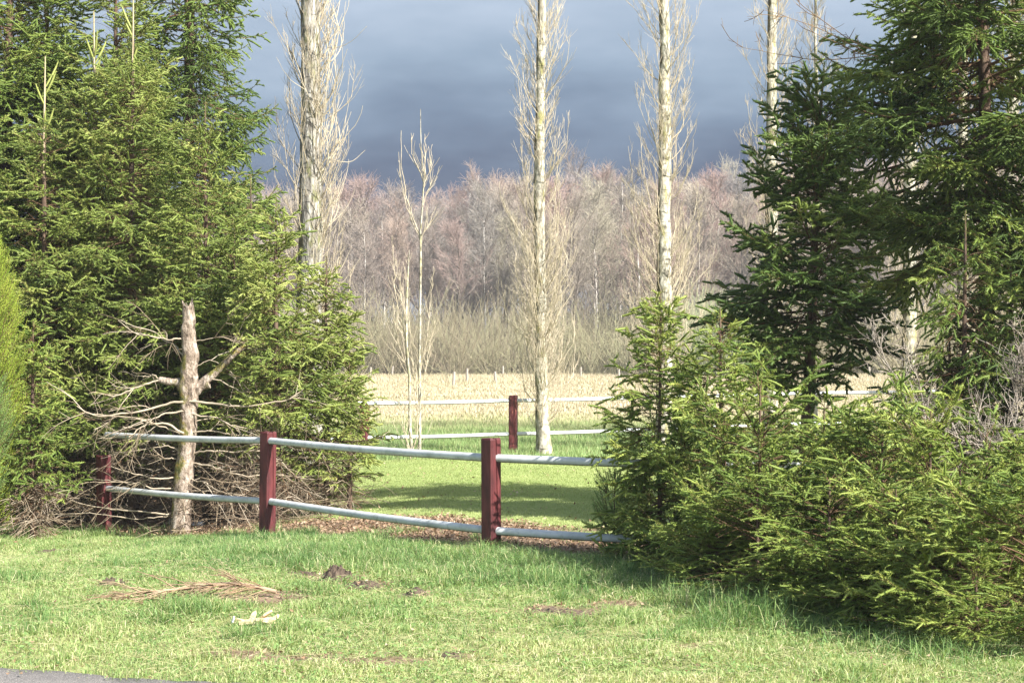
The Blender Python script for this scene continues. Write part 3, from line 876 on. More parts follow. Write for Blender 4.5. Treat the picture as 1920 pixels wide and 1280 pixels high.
for px, D, ytop, k, wsc, lab in BUSH:
    root, kids = bproto[k]
    if k in usedb: root = dup(root, kids)
    usedb.add(k)
    x_ = X(px, D); b = float(gz(x_, D)); hz_ = EYE - (ytop - HZ) / F * D - b
    root.location = (x_, D, b); root.scale = (wsc, wsc, hz_ / HB[k]); root.rotation_euler = (0, 0, rb_.uniform(-0.7, 0.7))
    root['label'] = lab

# ------------------------------------------------------------------ thujas
def thuja(label, x, y, H, R, seed, mat_, n=1500, sl=0.26):
    r = np.random.default_rng(seed)
    bz = float(gz(x, y))
    root = thing('thuja', label, 'conifer', (x, y, bz), 'thujas at the edges of the lawn')
    g = G(); t = np.linspace(0, 1, 8)
    tubes(g, np.stack([0 * t, 0 * t, -0.1 + (H * 0.9) * t], -1), 0.016 * H * (1 - t) + 0.003, 7)
    g.build('trunk', M['bark_spruce'], root)
    z = r.random(n) ** 0.9 * H * 0.9
    az = r.random(n) * 2 * pi
    prof = R * np.minimum(1, ((H - z) / (H * 0.55)) ** 0.6) * (0.45 + 0.55 * np.minimum(1, z / (0.62 * H)))
    rr = prof * r.uniform(0.15, 0.85, n)
    S = np.stack([np.cos(az) * rr, np.sin(az) * rr, z], -1)
    D0 = np.stack([np.cos(az) * 0.75, np.sin(az) * 0.75, np.full(n, 0.75)], -1) + r.normal(0, 0.15, (n, 3))
    Lb = r.uniform(0.6, 1.1, n) * sl * (0.5 + prof / R)
    PB = grow(S, D0, Lb, 6, np.array([0, 0, 0.7]), 0.04, r)
    gw = G(); tubes(gw, PB, np.linspace(0.004, 0.002, 6)[None] * np.ones((n, 1)), 3)
    m = 12
    bi = np.repeat(np.arange(n), m); kk = np.tile(np.arange(m), n)
    tsv = 0.15 + 0.83 * (kk + 0.5) / m
    p, d = sample(PB, bi, tsv)
    pl = norm(np.cross(d, np.repeat(norm(r.normal(0, 1, (n, 3))), m, 0)))
    sd_ = np.where(kk % 2 == 0, 1.0, -1.0)[:, None]
    Lt = 0.30 * Lb[bi] * (1.1 - tsv) + 0.02
    PT = grow(p, norm(d * 0.9 + pl * sd_ * 0.6), Lt, 3, np.array([0, 0, 0.15]), 0.03, r)
    gn = G()
    bt = np.clip(r.normal(0.5, 0.16, n), 0, 1)
    a, b = segs(PT); q = np.repeat(bi, 2)
    needles(gn, a, b, 230, 0.012, 0.005, bt[q] + 0.12 * np.tile([0, 1.0], len(bi)), r, up=0.1, ang=0.45)
    a, b = segs(PB); q = np.repeat(np.arange(n), 5)
    needles(gn, a, b, 160, 0.014, 0.005, bt[q], r, up=0.1, ang=0.5)
    gw.build('branches', M['twig_brown'], root)
    gn.build('foliage', M[mat_], root)
    return root
thuja('golden green feathery thuja at the left edge above the fence', X(-38, 17.2), 17.2, 3.42, 0.55, 301, 'thuja_gold')
thuja('pale green thuja cut off by the left edge of the picture', X(-60, 16.2), 16.2, 2.15, 0.42, 302, 'thuja_green', n=1100)
thuja('tiny thuja seedling with reddish stem beside the near rail', X(1152, 12.9), 12.9, 0.72, 0.13, 303, 'thuja_green', n=75, sl=0.16)

# ------------------------------------------------------------------ poplars
def poplar(label, x, y, H, r0, R, seed, bark='pop_bark', nbr=150, base_brush=0, lean=(0, 0), twig_tint=0.55, zmin=0.6, weep=False, wob=0.012, grp='bare poplars behind the lawn', rmin=0.0036):
    r = np.random.default_rng(seed)
    bz = float(gz(x, y))
    root = thing('poplar', label, 'poplar', (x, y, bz), grp)
    K = 40; t = np.linspace(0, 1, K)
    wx = np.cumsum(r.normal(0, wob, K)); wy = np.cumsum(r.normal(0, wob, K))
    TP = np.stack([wx + lean[0] * t * H, wy + lean[1] * t * H, -0.1 + (H + .1) * t], -1)
    TR = r0 * (1 - t) ** 0.7 * (1 + 0.5 * np.exp(-t * H / 0.25)) + 0.006
    TR *= 1 + r.normal(0, 0.02, K)
    g = G()
    Ks = 160; tsn = np.linspace(0, 1, Ks)
    TPs = np.stack([np.interp(tsn, t, TP[:, i]) for i in range(3)], -1); TRs = np.interp(tsn, t, TR)
    sides = 20
    th = np.arange(sides) * 2 * pi / sides
    rid = 1 + 0.07 * (fnoise(th[None, :] * 3 + seed, TPs[:, 2:3] * 0.8 + th[None] * 0, 1.0) - 0.5) * 2 + (0.09 * (vnoise(th[None, :] * 4.5 + seed, TPs[:, 2:3] * 2 + th[None] * 0, 1.0) - .5) if 'rough' in bark else 0)
    Vt = TPs[:, None, :] + (TRs[:, None] * rid)[..., None] * np.stack([np.cos(th), np.sin(th), 0 * th], -1)[None]
    i = np.arange(Ks - 1)[:, None] * sides; j = np.arange(sides)[None]; j2 = (j + 1) % sides
    g.add(Vt.reshape(-1, 3), np.stack([i + j, i + j2, i + sides + j2, i + sides + j], -1).reshape(-1, 4))
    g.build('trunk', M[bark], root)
    # ascending branches
    gw = G()
    zb = zmin + (H * 0.93 - zmin) * (np.arange(nbr) + r.random(nbr)) / nbr
    if base_brush:
        zb = np.concatenate([zb, r.uniform(0.02, 0.25, base_brush) ** 1 * H * 0.9])
    n = len(zb)
    az = r.random(n) * 2 * pi
    p0, _ = sample(TP[None], np.zeros(n, int), np.clip(zb / H, 0, .99))
    e = np.radians(r.uniform(25, 50, n))
    D0 = np.stack([np.cos(az) * np.cos(e), np.sin(az) * np.cos(e), np.sin(e)], -1)
    rem = np.clip((H - zb) / H, 0.08, 1)
    Lb = R * r.uniform(1.3, 3.2, n) * (0.4 + 0.6 * rem)
    wb = 0.06
    PB = grow(p0, D0, Lb, 12, lambda s: np.array([0, 0, 1.5 if s < 0.5 else 0.2]), wb, r)
    # keep crown slim: pull back beyond R
    ax = np.stack([np.interp(PB[..., 2], TP[:, 2], TP[:, 0]), np.interp(PB[..., 2], TP[:, 2], TP[:, 1])], -1)
    dv = PB[..., :2] - ax; dist = np.linalg.norm(dv, axis=-1, keepdims=True)
    lim = R * r.uniform(0.45, 1.2, (n, 1, 1))
    PB[..., :2] = ax + dv / np.maximum(dist, 1e-6) * np.where(dist > lim, lim + 0.15 * (dist - lim), dist)
    rb = (0.0035 + 0.0040 * Lb)[:, None] * np.linspace(1, 0.22, 12)[None] * r.uniform(0.6, 1.3, (n, 1))
    tubes(gw, PB, np.maximum(rb, rmin), 5, np.clip(r.normal(twig_tint, 0.15, n), 0, 1))
    # twigs
    m = 7
    bi = np.repeat(np.arange(n), m)
    tsv = r.uniform(0.12, 0.95, len(bi))
    p, d = sample(PB, bi, tsv)
    rad = norm(r.normal(0, 1, (len(bi), 3)) * np.array([1, 1, 0.2]))
    Lt = Lb[bi] * (1 - tsv) * 0.45 * r.uniform(0.4, 1.2, len(bi)) + 0.12
    PT = grow(p, norm(d * 0.9 + rad * 0.6), Lt, 6, np.array([0, 0, 0.8]) , 0.07, r)
    tubes(gw, PT, np.linspace(1.1 * rmin, 0.6 * rmin, 6)[None] * np.ones((len(bi), 1)), 3, np.clip(r.normal(twig_tint, 0.18, len(bi)), 0, 1))
    m2 = 2
    ti = np.repeat(np.arange(len(bi)), m2); t2 = r.uniform(0.1, 0.9, len(ti))
    p, d = sample(PT, ti, t2)
    PU = grow(p, norm(d + norm(r.normal(0, 1, (len(ti), 3))) * 0.6), r.uniform(0.06, 0.25, len(ti)), 3, np.array([0, 0, 0.5]), 0.08, r)
    tubes(gw, PU, np.linspace(0.7 * rmin, 0.5 * rmin, 3)[None] * np.ones((len(ti), 1)), 3, np.clip(r.normal(twig_tint, 0.15, len(ti)), 0, 1))
    if weep:      # looping pendulous boughs on the sunny side
        k = 26
        zz = r.uniform(2.5, 7.5, k)
        p0, _ = sample(TP[None], np.zeros(k, int), zz / H)
        a2 = r.normal(0, 0.5, k)
        PW = grow(p0, np.stack([np.cos(a2) * 0.6, np.sin(a2) * 0.6, np.full(k, 0.8)], -1), r.uniform(0.7, 1.35, k), 14, lambda s: np.array([0.3, 0, 0.4]) if s < 0.4 else np.array([-1.2, 0, 1.0 if s < .6 else 2.0]), 0.09, r)
        tubes(gw, PW, np.linspace(0.014, 0.005, 14)[None] * np.ones((k, 1)), 5, 0.8)
        bi = np.repeat(np.arange(k), 7); tsv = r.uniform(0.3, 0.95, len(bi))
        p, d = sample(PW, bi, tsv)
        PV = grow(p, norm(d + r.normal(0, .5, (len(bi), 3))), r.uniform(.3, .9, len(bi)), 8, np.array([0.0, 0, 1.6]) - 0, 0.12, r)
        tubes(gw, PV, np.linspace(0.006, 0.003, 8)[None] * np.ones((len(bi), 1)), 4, 0.75)
    gw.build('branches', M['pop_twig'], root)
    return root
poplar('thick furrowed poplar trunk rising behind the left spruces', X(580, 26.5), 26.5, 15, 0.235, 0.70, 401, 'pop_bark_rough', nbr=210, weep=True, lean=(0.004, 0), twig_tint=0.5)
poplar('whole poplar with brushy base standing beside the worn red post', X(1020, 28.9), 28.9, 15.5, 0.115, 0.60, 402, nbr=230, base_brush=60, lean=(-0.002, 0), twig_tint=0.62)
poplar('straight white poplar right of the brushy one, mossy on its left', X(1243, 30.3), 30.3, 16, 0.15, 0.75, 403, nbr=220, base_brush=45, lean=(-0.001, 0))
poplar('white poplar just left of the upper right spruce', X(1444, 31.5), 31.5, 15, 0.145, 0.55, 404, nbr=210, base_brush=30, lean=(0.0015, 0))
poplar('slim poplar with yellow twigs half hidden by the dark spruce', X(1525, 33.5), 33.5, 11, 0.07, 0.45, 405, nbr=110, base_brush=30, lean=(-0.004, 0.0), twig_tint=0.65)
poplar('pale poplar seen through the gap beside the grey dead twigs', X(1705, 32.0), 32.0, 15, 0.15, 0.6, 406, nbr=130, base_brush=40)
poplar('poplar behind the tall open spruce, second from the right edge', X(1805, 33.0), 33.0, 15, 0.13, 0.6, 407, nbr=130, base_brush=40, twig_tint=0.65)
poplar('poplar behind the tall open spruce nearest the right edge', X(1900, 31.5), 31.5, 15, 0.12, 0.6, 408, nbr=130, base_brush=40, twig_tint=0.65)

def sapling(label, x, y, stems, seed):
    """stems: list of polylines in photo pixels (px,py) with start radius"""
    r = np.random.default_rng(seed)
    bz = float(gz(x, y))
    root = thing('poplar', label, 'poplar', (x, y, bz), 'young bare poplars by the far rails')
    gt = G(); gw = G()
    for k, (pts, ra, rb_) in enumerate(stems):
        pts = np.array(pts, float)
        W = np.stack([(pts[:, 0] - 960) / F * y - x, r.normal(0, 0.03, len(pts)), EYE - (pts[:, 1] - HZ) / F * y - bz], -1)
        tt = np.linspace(0, 1, len(pts)); ts_ = np.linspace(0, 1, 20)
        P = np.stack([np.interp(ts_, tt, W[:, i]) for i in range(3)], -1) + r.normal(0, 0.006, (20, 3))
        P[0, 2] -= 0.05
        R_ = np.linspace(ra, rb_, 20) * (1.0 if k == 0 and pts[0][1] > 850 and pts[-1][1] > 300 else 0.72)
        tubes(gt if k == 0 else gw, P, R_, 8 if k == 0 else 5, 0.7)
        n = 20 if pts[-1][1] > 420 else 8
        tv = r.uniform(0.05, 0.95, n)
        p, d = sample(P[None], np.zeros(n, int), tv)
        rad = norm(r.normal(0, 1, (n, 3)) * np.array([1, 1, .2]))
        PT = grow(p, norm(d * 0.9 + rad * 0.5), r.uniform(0.15, 0.8, n) * (1.1 - tv), 7, np.array([0, 0, 0.7]), 0.06, r)
        tubes(gw, PT, np.linspace(0.0055, 0.003, 7)[None] * np.ones((n, 1)), 3, np.clip(r.normal(0.7, 0.15, n), 0, 1))
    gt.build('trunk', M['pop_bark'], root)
    gw.build('branches', M['pop_twig'], root)
    return root
sapling('slender young poplar with a forked leader standing against the storm cloud', X(787, 28.3), 28.3, [
    ([(786, 868), (787, 800), (786, 700), (787, 600), (788, 520), (789, 445), (793, 380), (795, 330), (790, 280), (788, 205)], .042, .007),
    ([(789, 450), (775, 410), (762, 370), (754, 320), (752, 245)], .017, .006),
    ([(789, 448), (774, 420), (762, 385), (750, 330), (747, 285)], .012, .005),
    ([(794, 340), (782, 310), (773, 290), (771, 250)], .014, .005),
    ([(796, 340), (797, 300), (796, 250)], .014, .005),
    ([(795, 345), (806, 320), (810, 270)], .013, .005),
    ([(793, 380), (806, 350), (811, 290)], .012, .004),
    ([(791, 440), (805, 420), (818, 385)], .010, .004),
    ([(786, 700), (800, 640), (808, 560), (812, 500)], .014, .005),
    ([(786, 790), (776, 720), (771, 650), (765, 560), (757, 490)], .016, .005),
    ([(787, 760), (797, 700), (806, 640), (816, 600)], .012, .004)], 421)
sapling('thinner shaggy young poplar just left of the forked one', X(769, 28.0), 28.0, [
    ([(772, 868), (769, 800), (768, 720), (763, 640), (762, 560), (765, 490), (768, 470)], .034, .006),
    ([(764, 640), (752, 600), (742, 560), (738, 500), (734, 440)], .013, .004),
    ([(763, 620), (750, 540), (742, 480)], .010, .004),
    ([(768, 700), (748, 650), (740, 600), (735, 550)], .012, .004),
    ([(771, 860), (758, 800), (755, 740)], .012, .004),
    ([(771, 860), (781, 820), (784, 760), (779, 680)], .016, .004)], 422)

# ------------------------------------------------------------------ dead cut trunk with its branches
DS = 17.5
xs_ = X(345, DS)
bzs = float(gz(xs_, DS))
root = thing('dead_tree', 'cut dead trunk with mossy pale bark and bare boughs behind the rails', 'dead tree', (xs_, DS, bzs))
def loc_(px, py, dd=0.0):
    D = DS + dd
    return np.array([(px - 960) / F * D - xs_, dd, EYE - (py - HZ) / F * D - bzs])
tpts = [(338, 1000), (340, 960), (344, 900), (350, 840), (353, 780), (355, 740), (353, 700), (357, 660), (353, 620), (354, 600), (352, 572)]
tr_ = [20, 18, 17, 16.5, 16.5, 17.5, 16, 14, 12.5, 12, 10]
W = np.array([loc_(a, b) for a, b in tpts]); Rr = np.array(tr_) / F * DS
r = np.random.default_rng(77)
Kt = 90; f = np.linspace(0, 1, Kt); ff = np.linspace(0, 1, len(W))
P = np.stack([np.interp(f, ff, W[:, k]) for k in range(3)], -1); RR = np.interp(f, ff, Rr)
sides = 22; th = np.arange(sides) * 2 * pi / sides
nzv = fnoise(th[None] * 2.2 + 5, P[:, 2:3] * 7 + 0 * th[None], 1.0) - 0.5 + 0.5 * (fnoise(th[None] * 4 + 9, P[:, 2:3] * 22 + 0 * th[None], 1.0) - 0.5)
knot = 0
for kz, ka in ((P[20, 2], 1.0), (P[48, 2], 3.4), (P[60, 2], 0.2), (P[74, 2], 4.0), (P[66, 2], 2.7), (P[52, 2], -.4)):
    dz = (P[:, 2:3] - kz) / 0.05; da = (np.mod(th[None] - ka + pi, 2 * pi) - pi) / 0.5
    knot = knot + 0.28 * np.exp(-dz ** 2 - da ** 2)
Vt = P[:, None] + (RR[:, None] * (1 + 0.34 * nzv + knot))[..., None] * np.stack([np.cos(th), np.sin(th), 0 * th], -1)[None]
g = G(); i = np.arange(Kt - 1)[:, None] * sides; j = np.arange(sides)[None]; j2 = (j + 1) % sides
Vt[-1, :, 2] += r.normal(0, 0.035, sides); Vt[-3:-1, :, 2] += r.normal(0, 0.004, (2, sides))
g.add(Vt.reshape(-1, 3), np.stack([i + j, i + j2, i + sides + j2, i + sides + j], -1).reshape(-1, 4))
g.add(np.vstack([Vt[-1], Vt[-1].mean(0) - [0, 0, 0.03]]), [[a, (a + 1) % sides, sides] for a in range(sides)])
g.build('trunk', M['bark_dead'], root)
# sawn stub and thick mossy bough
def bough(pts, ra, rb_, mt, name='bough', sides=10, jit=0.008, K=24, tw=0, cap=False, tint=0.8, seed=1):
    rr_ = np.random.default_rng(seed)
    W = np.array([loc_(*p) for p in pts]); ff = np.linspace(0, 1, len(W)); f = np.linspace(0, 1, K)
    # smooth
    P = np.stack([np.interp(f, ff, W[:, k]) for k in range(3)], -1)
    for _ in range(3): P[1:-1] = (P[:-2] + 2 * P[1:-1] + P[2:]) / 4
    P[1:] += np.cumsum(rr_.normal(0, jit * 0.5, (K - 1, 3)), 0) * np.array([.6, 1, .6])
    if tw == 5: ra, rb_ = ra * .8, rb_ * .8
    g = G(); tubes(g, P, np.linspace(ra, rb_, K) * (1 + rr_.normal(0, .05, K)), sides, tint, cap=cap)
    if tw:
        tv = rr_.uniform(0.25, 1.0, tw)
        p, d = sample(P[None], np.zeros(tw, int), tv)
        rad = norm(rr_.normal(0, 1, (tw, 3)))
        PT = grow(p, norm(d * 0.8 + rad * 0.7), rr_.uniform(0.12, 0.7, tw), 8, np.array([0, 0, -0.25]) , 0.09, rr_)
        tubes(g, PT, np.linspace(0.0052, 0.0022, 8)[None] * np.ones((tw, 1)), 3, rr_.uniform(0.25, 0.95, tw))
        ti = np.repeat(np.arange(tw), 4); t2 = rr_.uniform(0.2, 0.95, len(ti)); p, d = sample(PT, ti, t2)
        PU = grow(p, norm(d * 0.8 + norm(rr_.normal(0, 1, (len(ti), 3))) * 0.7), rr_.uniform(0.06, 0.3, len(ti)), 5, np.array([0, 0, -0.2]), 0.1, rr_)
        tubes(g, PU, np.linspace(0.003, 0.0015, 5)[None] * np.ones((len(ti), 1)), 3, rr_.uniform(0.2, 0.8, len(ti)))
    return g.build(name, mt, root)
bough([(358, 740), (378, 722), (392, 718)], .062, .058, M['bark_dead'], 'sawn_stub', cap=True, K=8, jit=0.002)
bough([(360, 735), (388, 712), (415, 690), (438, 665), (460, 650), (478, 636, .1)], .055, .022, M['bark_dead'], 'bough', tw=6)
bough([(350, 715), (325, 718), (300, 712)], .05, .035, M['bark_dead'], 'bough', K=10)
B = [
 ([(355, 752, -.08), (400, 752, -.1), (450, 760, -.2), (500, 758, -.3), (545, 745, -.3), (575, 725, -.2)], .018, .007),
 ([(345, 753, -.08), (310, 755, -.1), (270, 770, -.2), (225, 778, -.3), (180, 775, -.3), (150, 752, -.3)], .020, .007),
 ([(345, 770, -.08), (310, 770, -.1), (285, 782, -.2), (255, 800, -.3), (235, 806, -.4)], .014, .006),
 ([(345, 812, -.08), (318, 795, -.1), (285, 790, -.2), (262, 780, -.2), (215, 775, -.2), (160, 768, -.2)], .019, .006),
 ([(340, 815, -.05), (300, 800, -.15), (262, 795, -.2), (230, 800, -.25)], .011, .005),
 ([(300, 712, 0), (270, 722, 0), (235, 740, -.1), (195, 748, -.2)], .015, .007),
 ([(300, 712, 0), (285, 705, 0), (265, 706, .0)], .011, .007),
 ([(348, 640, 0), (320, 638, -.1), (290, 632, -.15), (250, 628, -.2)], .013, .005),
 ([(345, 670, 0), (325, 650, .1), (300, 640, .2), (280, 625, .3)], .011, .005),
 ([(360, 775, -.08), (400, 785, -.15), (440, 798, -.2), (485, 808, -.2)], .013, .006),
 ([(360, 810, -.05), (395, 803, -.1), (430, 808, -.1), (470, 816, -.1)], .012, .006),
 ([(390, 706, 0), (420, 718, 0), (460, 742, -.1), (500, 765, -.1), (545, 790, -.1)], .009, .004),
 ([(362, 790, 0), (400, 780, .2), (450, 790, .3), (500, 795, .3), (550, 780, .2)], .008, .004),
 ([(360, 850, 0), (400, 848, -.1), (450, 848, -.1), (490, 845, -.1)], .014, .010),
 ([(360, 868, 0), (400, 870, -.1), (435, 882, -.2), (470, 888, -.2), (520, 885, 0), (590, 900, 0)], .013, .005),
 ([(358, 897, 0), (390, 900, -.2), (415, 915, -.3), (450, 940, -.4)], .011, .005),
 ([(358, 920, 0), (400, 920, -.1), (450, 930, -.2), (500, 950, -.2)], .010, .004),
 ([(340, 845, 0), (310, 832, 0), (280, 820, .1)], .010, .005),
 ([(330, 860, 0), (310, 858, 0), (298, 866, 0)], .009, .004),
 ([(335, 895, 0), (290, 893, -.1), (250, 882, -.1), (210, 872, -.1)], .012, .005),
 ([(325, 916, 0), (280, 912, -.1), (240, 905, -.1), (180, 895, .1)], .012, .005),
 ([(320, 962, 0), (280, 960, -.1), (230, 955, 0), (170, 945, .1), (110, 925, .2)], .012, .005),
 ([(318, 965, 0), (270, 968, 0), (200, 960, 0), (100, 955, .1)], .009, .004),
 ([(365, 690, 0), (395, 672, 0), (425, 690, .1), (455, 715, .2)], .006, .003),
 ([(365, 640, 0), (400, 632, 0), (450, 640, .1), (500, 625, .1)], .006, .003)]
for k, (pts, ra, rb_) in enumerate(B):
    bough(pts, ra, rb_, M['twig_dead'], 'bough', 6, 0.022, 22, tw=5, tint=0.68, seed=500 + k)

# dead brown thicket of fallen and lower twigs under the left spruces
r = np.random.default_rng(88)
def twig_pile(name, label, cx, cy, sx_, sy_, h, n, mt, seed, ln=(0.3, 1.1), rad=(0.006, 0.002), updir=0.0, cat='brushwood', grp=None, sub=5, tl=(0.1, .9)):
    r = np.random.default_rng(seed)
    x = cx + r.uniform(-sx_, sx_, n); y = cy + r.uniform(-sy_, sy_, n)
    z = gz(x, y) + 0.02 + h * r.random(n) ** 1.4
    az = r.random(n) * 2 * pi; e = r.normal(updir, 0.35, n)
    P = grow(np.stack([x, y, z], -1), np.stack([np.cos(az) * np.cos(e), np.sin(az) * np.cos(e), np.sin(e)], -1), r.uniform(*ln, n), 9, np.array([0, 0, 0.1]), 0.12, r)
    P[..., 2] = np.maximum(P[..., 2], gz(P[..., 0], P[..., 1]) + 0.01)
    g = G(); tubes(g, P, np.linspace(*rad, 9)[None] * r.uniform(.6, 1.3, (n, 1)), 4, r.uniform(*tl, n))
    bi = np.repeat(np.arange(n), sub); tv = r.uniform(0.15, 0.95, len(bi)); p, d = sample(P, bi, tv)
    PT = grow(p, norm(d * 0.7 + norm(r.normal(0, 1, (len(bi), 3))) * 0.8), r.uniform(0.08, 0.4, len(bi)), 5, np.array([0, 0, 0.1]), 0.1, r)
    PT[..., 2] = np.maximum(PT[..., 2], gz(PT[..., 0], PT[..., 1]) + 0.005)
    tubes(g, PT, np.linspace(rad[1] * 1.3, rad[1] * 0.6, 5)[None] * np.ones((len(bi), 1)), 3, r.uniform(*tl, len(bi)))
    return tag(g.build(name, mt, None, loc=(cx, cy, float(gz(cx, cy)))), label, cat, grp)
twig_pile('brushwood', 'tangle of dry brown twigs under the spruces right of the dead trunk', X(500, 18.2), 18.0, 0.9, 0.7, 0.6, 140, M['twig_dead'], 601, updir=0.15, tl=(0, .6))['kind'] = 'stuff'
twig_pile('brushwood', 'tangle of dry twigs in deep shade at far left under the spruces', X(130, 20.2), 20.2, 1.3, 0.9, 0.7, 200, M['twig_dead'], 602, updir=0.1)['kind'] = 'stuff'
def stuffed(o):
    o['kind'] = 'stuff'; return o

# grey dead branches on the right
def dead_branch(label, px, py, D, n_axes, seed, spread=0.5, up=0.8, L0=0.9, mt='twig_grey', rr0=0.010, dirx=-0.3, twn=26):
    rr0 *= 0.75
    r = np.random.default_rng(seed)
    o0 = pw(px, py, D)
    g = G()
    az = r.normal(0, 1, (n_axes, 3)) * np.array([spread, spread, 0.25]) + np.array([dirx, -0.1, up])
    P = grow(np.tile(o0, (n_axes, 1)) + r.normal(0, 0.05, (n_axes, 3)), az, r.uniform(0.6, 1.1, n_axes) * L0, 12, np.array([0, 0, 0.1]), 0.07, r)
    tubes(g, P, np.linspace(rr0, rr0 * 0.3, 12)[None] * np.ones((n_axes, 1)), 6, 0.7)
    bi = np.repeat(np.arange(n_axes), twn); tv = r.uniform(0.1, 1.0, len(bi)); p, d = sample(P, bi, tv)
    PT = grow(p, norm(d * 0.6 + norm(r.normal(0, 1, (len(bi), 3))) * 0.9), r.uniform(0.08, 0.32, len(bi)), 7, np.array([0, 0, 0.3]), 0.12, r)
    tubes(g, PT, np.linspace(0.0036, 0.002, 7)[None] * np.ones((len(bi), 1)), 4, r.uniform(0.3, 0.95, len(bi)))
    ti = np.repeat(np.arange(len(bi)), 4); t2 = r.uniform(0.1, 0.95, len(ti)); p, d = sample(PT, ti, t2)
    PU = grow(p, norm(d * 0.6 + norm(r.normal(0, 1, (len(ti), 3))) * 0.8), r.uniform(0.03, 0.13, len(ti)), 4, np.array([0, 0, 0.2]), 0.12, r)
    tubes(g, PU, np.linspace(0.0024, 0.0014, 4)[None] * np.ones((len(ti), 1)), 3, r.uniform(0.3, 0.95, len(ti)))
    return tag(g.build('dead_branch', M[mt], None, loc=o0), label, 'dead branch', 'bare grey branches in the right thicket')
dead_branch('bare grey leafless branch arching up beside the dark spruce', 1735, 810, 11.6, 2, 701, 0.16, 0.9, 0.95, dirx=-0.45)
dead_branch('tangled grey dead branches above the nearest spruce bush', 1870, 850, 11.2, 6, 702, 0.75, 0.75, 0.65, dirx=-0.2, twn=22)
dead_branch('reddish grey dead twigs close to the right edge of the picture', 1915, 790, 11.6, 3, 703, 0.4, 1.0, 0.7, dirx=-0.1, rr0=0.008)
dead_branch('thin dark bare twigs hanging in the sky left of the tall open spruce', 1640, 110, 15.0, 4, 704, 0.25, 0.0, 1.25, 'twig_brown', 0.007, dirx=-1.0, twn=8)

# ------------------------------------------------------------------ woods at the far side
def bare_tree(seed, H, npri=34, crown=0.42, slim=1.0):
    r = np.random.default_rng(seed)
    gt = G(); gc = G()
    t = np.linspace(0, 1, 12)
    TP = np.stack([np.cumsum(r.normal(0, .06, 12)), np.cumsum(r.normal(0, .06, 12)), -0.3 + (H + .3) * t * 0.96], -1)
    tubes(gt, TP, (0.16 * (1 - t) ** 0.8 + 0.02), 6, r.choice([0.1, 0.3, 0.95]))
    zf = r.uniform(crown, 0.97, npri)
    p, _ = sample(TP[None], np.zeros(npri, int), zf)
    az = r.random(npri) * 2 * pi; e = np.radians(r.uniform(20, 60, npri))
    Lp = H * (0.10 + 0.30 * (1 - np.abs(zf - crown - 0.12)) * (1 - zf) / (1 - crown)) * r.uniform(.7, 1.3, npri) * slim
    P = grow(p, np.stack([np.cos(az) * np.cos(e), np.sin(az) * np.cos(e), np.sin(e)], -1), Lp, 6, np.array([0, 0, 0.5]), 0.08, r)
    tubes(gt, P, np.linspace(0.05, 0.018, 6)[None] * np.ones((npri, 1)), 3, 0.4)
    bi = np.repeat(np.arange(npri), 9); tv = r.uniform(0.15, 1, len(bi)); p, d = sample(P, bi, tv)
    L2 = Lp[bi] * 0.45 * r.uniform(.4, 1.1, len(bi)) + 0.25
    PT = grow(p, norm(d + norm(r.normal(0, 1, (len(bi), 3))) * 0.8), L2, 4, np.array([0, 0, 0.4]), 0.08, r)
    tubes(gc, PT, np.linspace(0.018, 0.010, 4)[None] * np.ones((len(bi), 1)), 3, r.uniform(0.1, .8, len(bi)))
    ti = np.repeat(np.arange(len(bi)), 7); t2 = r.uniform(0.1, 1, len(ti)); p, d = sample(PT, ti, t2)
    PU = grow(p, norm(d + norm(r.normal(0, 1, (len(ti), 3))) * 0.9), r.uniform(0.25, 0.9, len(ti)), 2, None, 0, r)
    tubes(gc, PU, np.linspace(0.011, 0.007, 2)[None] * np.ones((len(ti), 1)), 3, r.uniform(0.2, 1, len(ti)))
    # bare lower side twigs on trunk
    nl_ = 14
    p, _ = sample(TP[None], np.zeros(nl_, int), r.uniform(0.1, crown, nl_)); az = r.random(nl_) * 2 * pi
    PL = grow(p, np.stack([np.cos(az), np.sin(az), np.full(nl_, .3)], -1), r.uniform(.5, 1.8, nl_), 4, np.array([0, 0, .2]), .1, r)
    tubes(gt, PL, np.linspace(0.022, 0.01, 4)[None] * np.ones((nl_, 1)), 3, .4)
    return gt, gc
protos = []
for k in range(7):
    H = 14.5
    gt, gc = bare_tree(800 + k, H, npri=[44, 50, 40, 54, 46, 40, 48][k], crown=[.34, .28, .42, .22, .38, .30, .26][k], slim=[1, 1.1, .8, 1.2, .75, 1.0, .9][k])
    root = thing('bare_tree', 'leafless reddish brown tree in the woods beyond the dry meadow', 'tree', (0, 0, 0), 'bare trees of the far woods')
    a = gt.build('trunk', M['forest_trunk'], root); b = gc.build('crown', M['forest'], root)
    protos.append((root, a, b))
r = np.random.default_rng(99)
skyl_x = [300, 500, 560, 640, 680, 720, 745, 800, 830, 870, 930, 990, 1050, 1130, 1200, 1260, 1330, 1400, 1500, 1900, 2300]
skyl_y = [370, 360, 350, 345, 330, 345, 335, 350, 360, 330, 312, 335, 310, 308, 315, 318, 305, 315, 300, 290, 290]
used = set()
cnt = 0
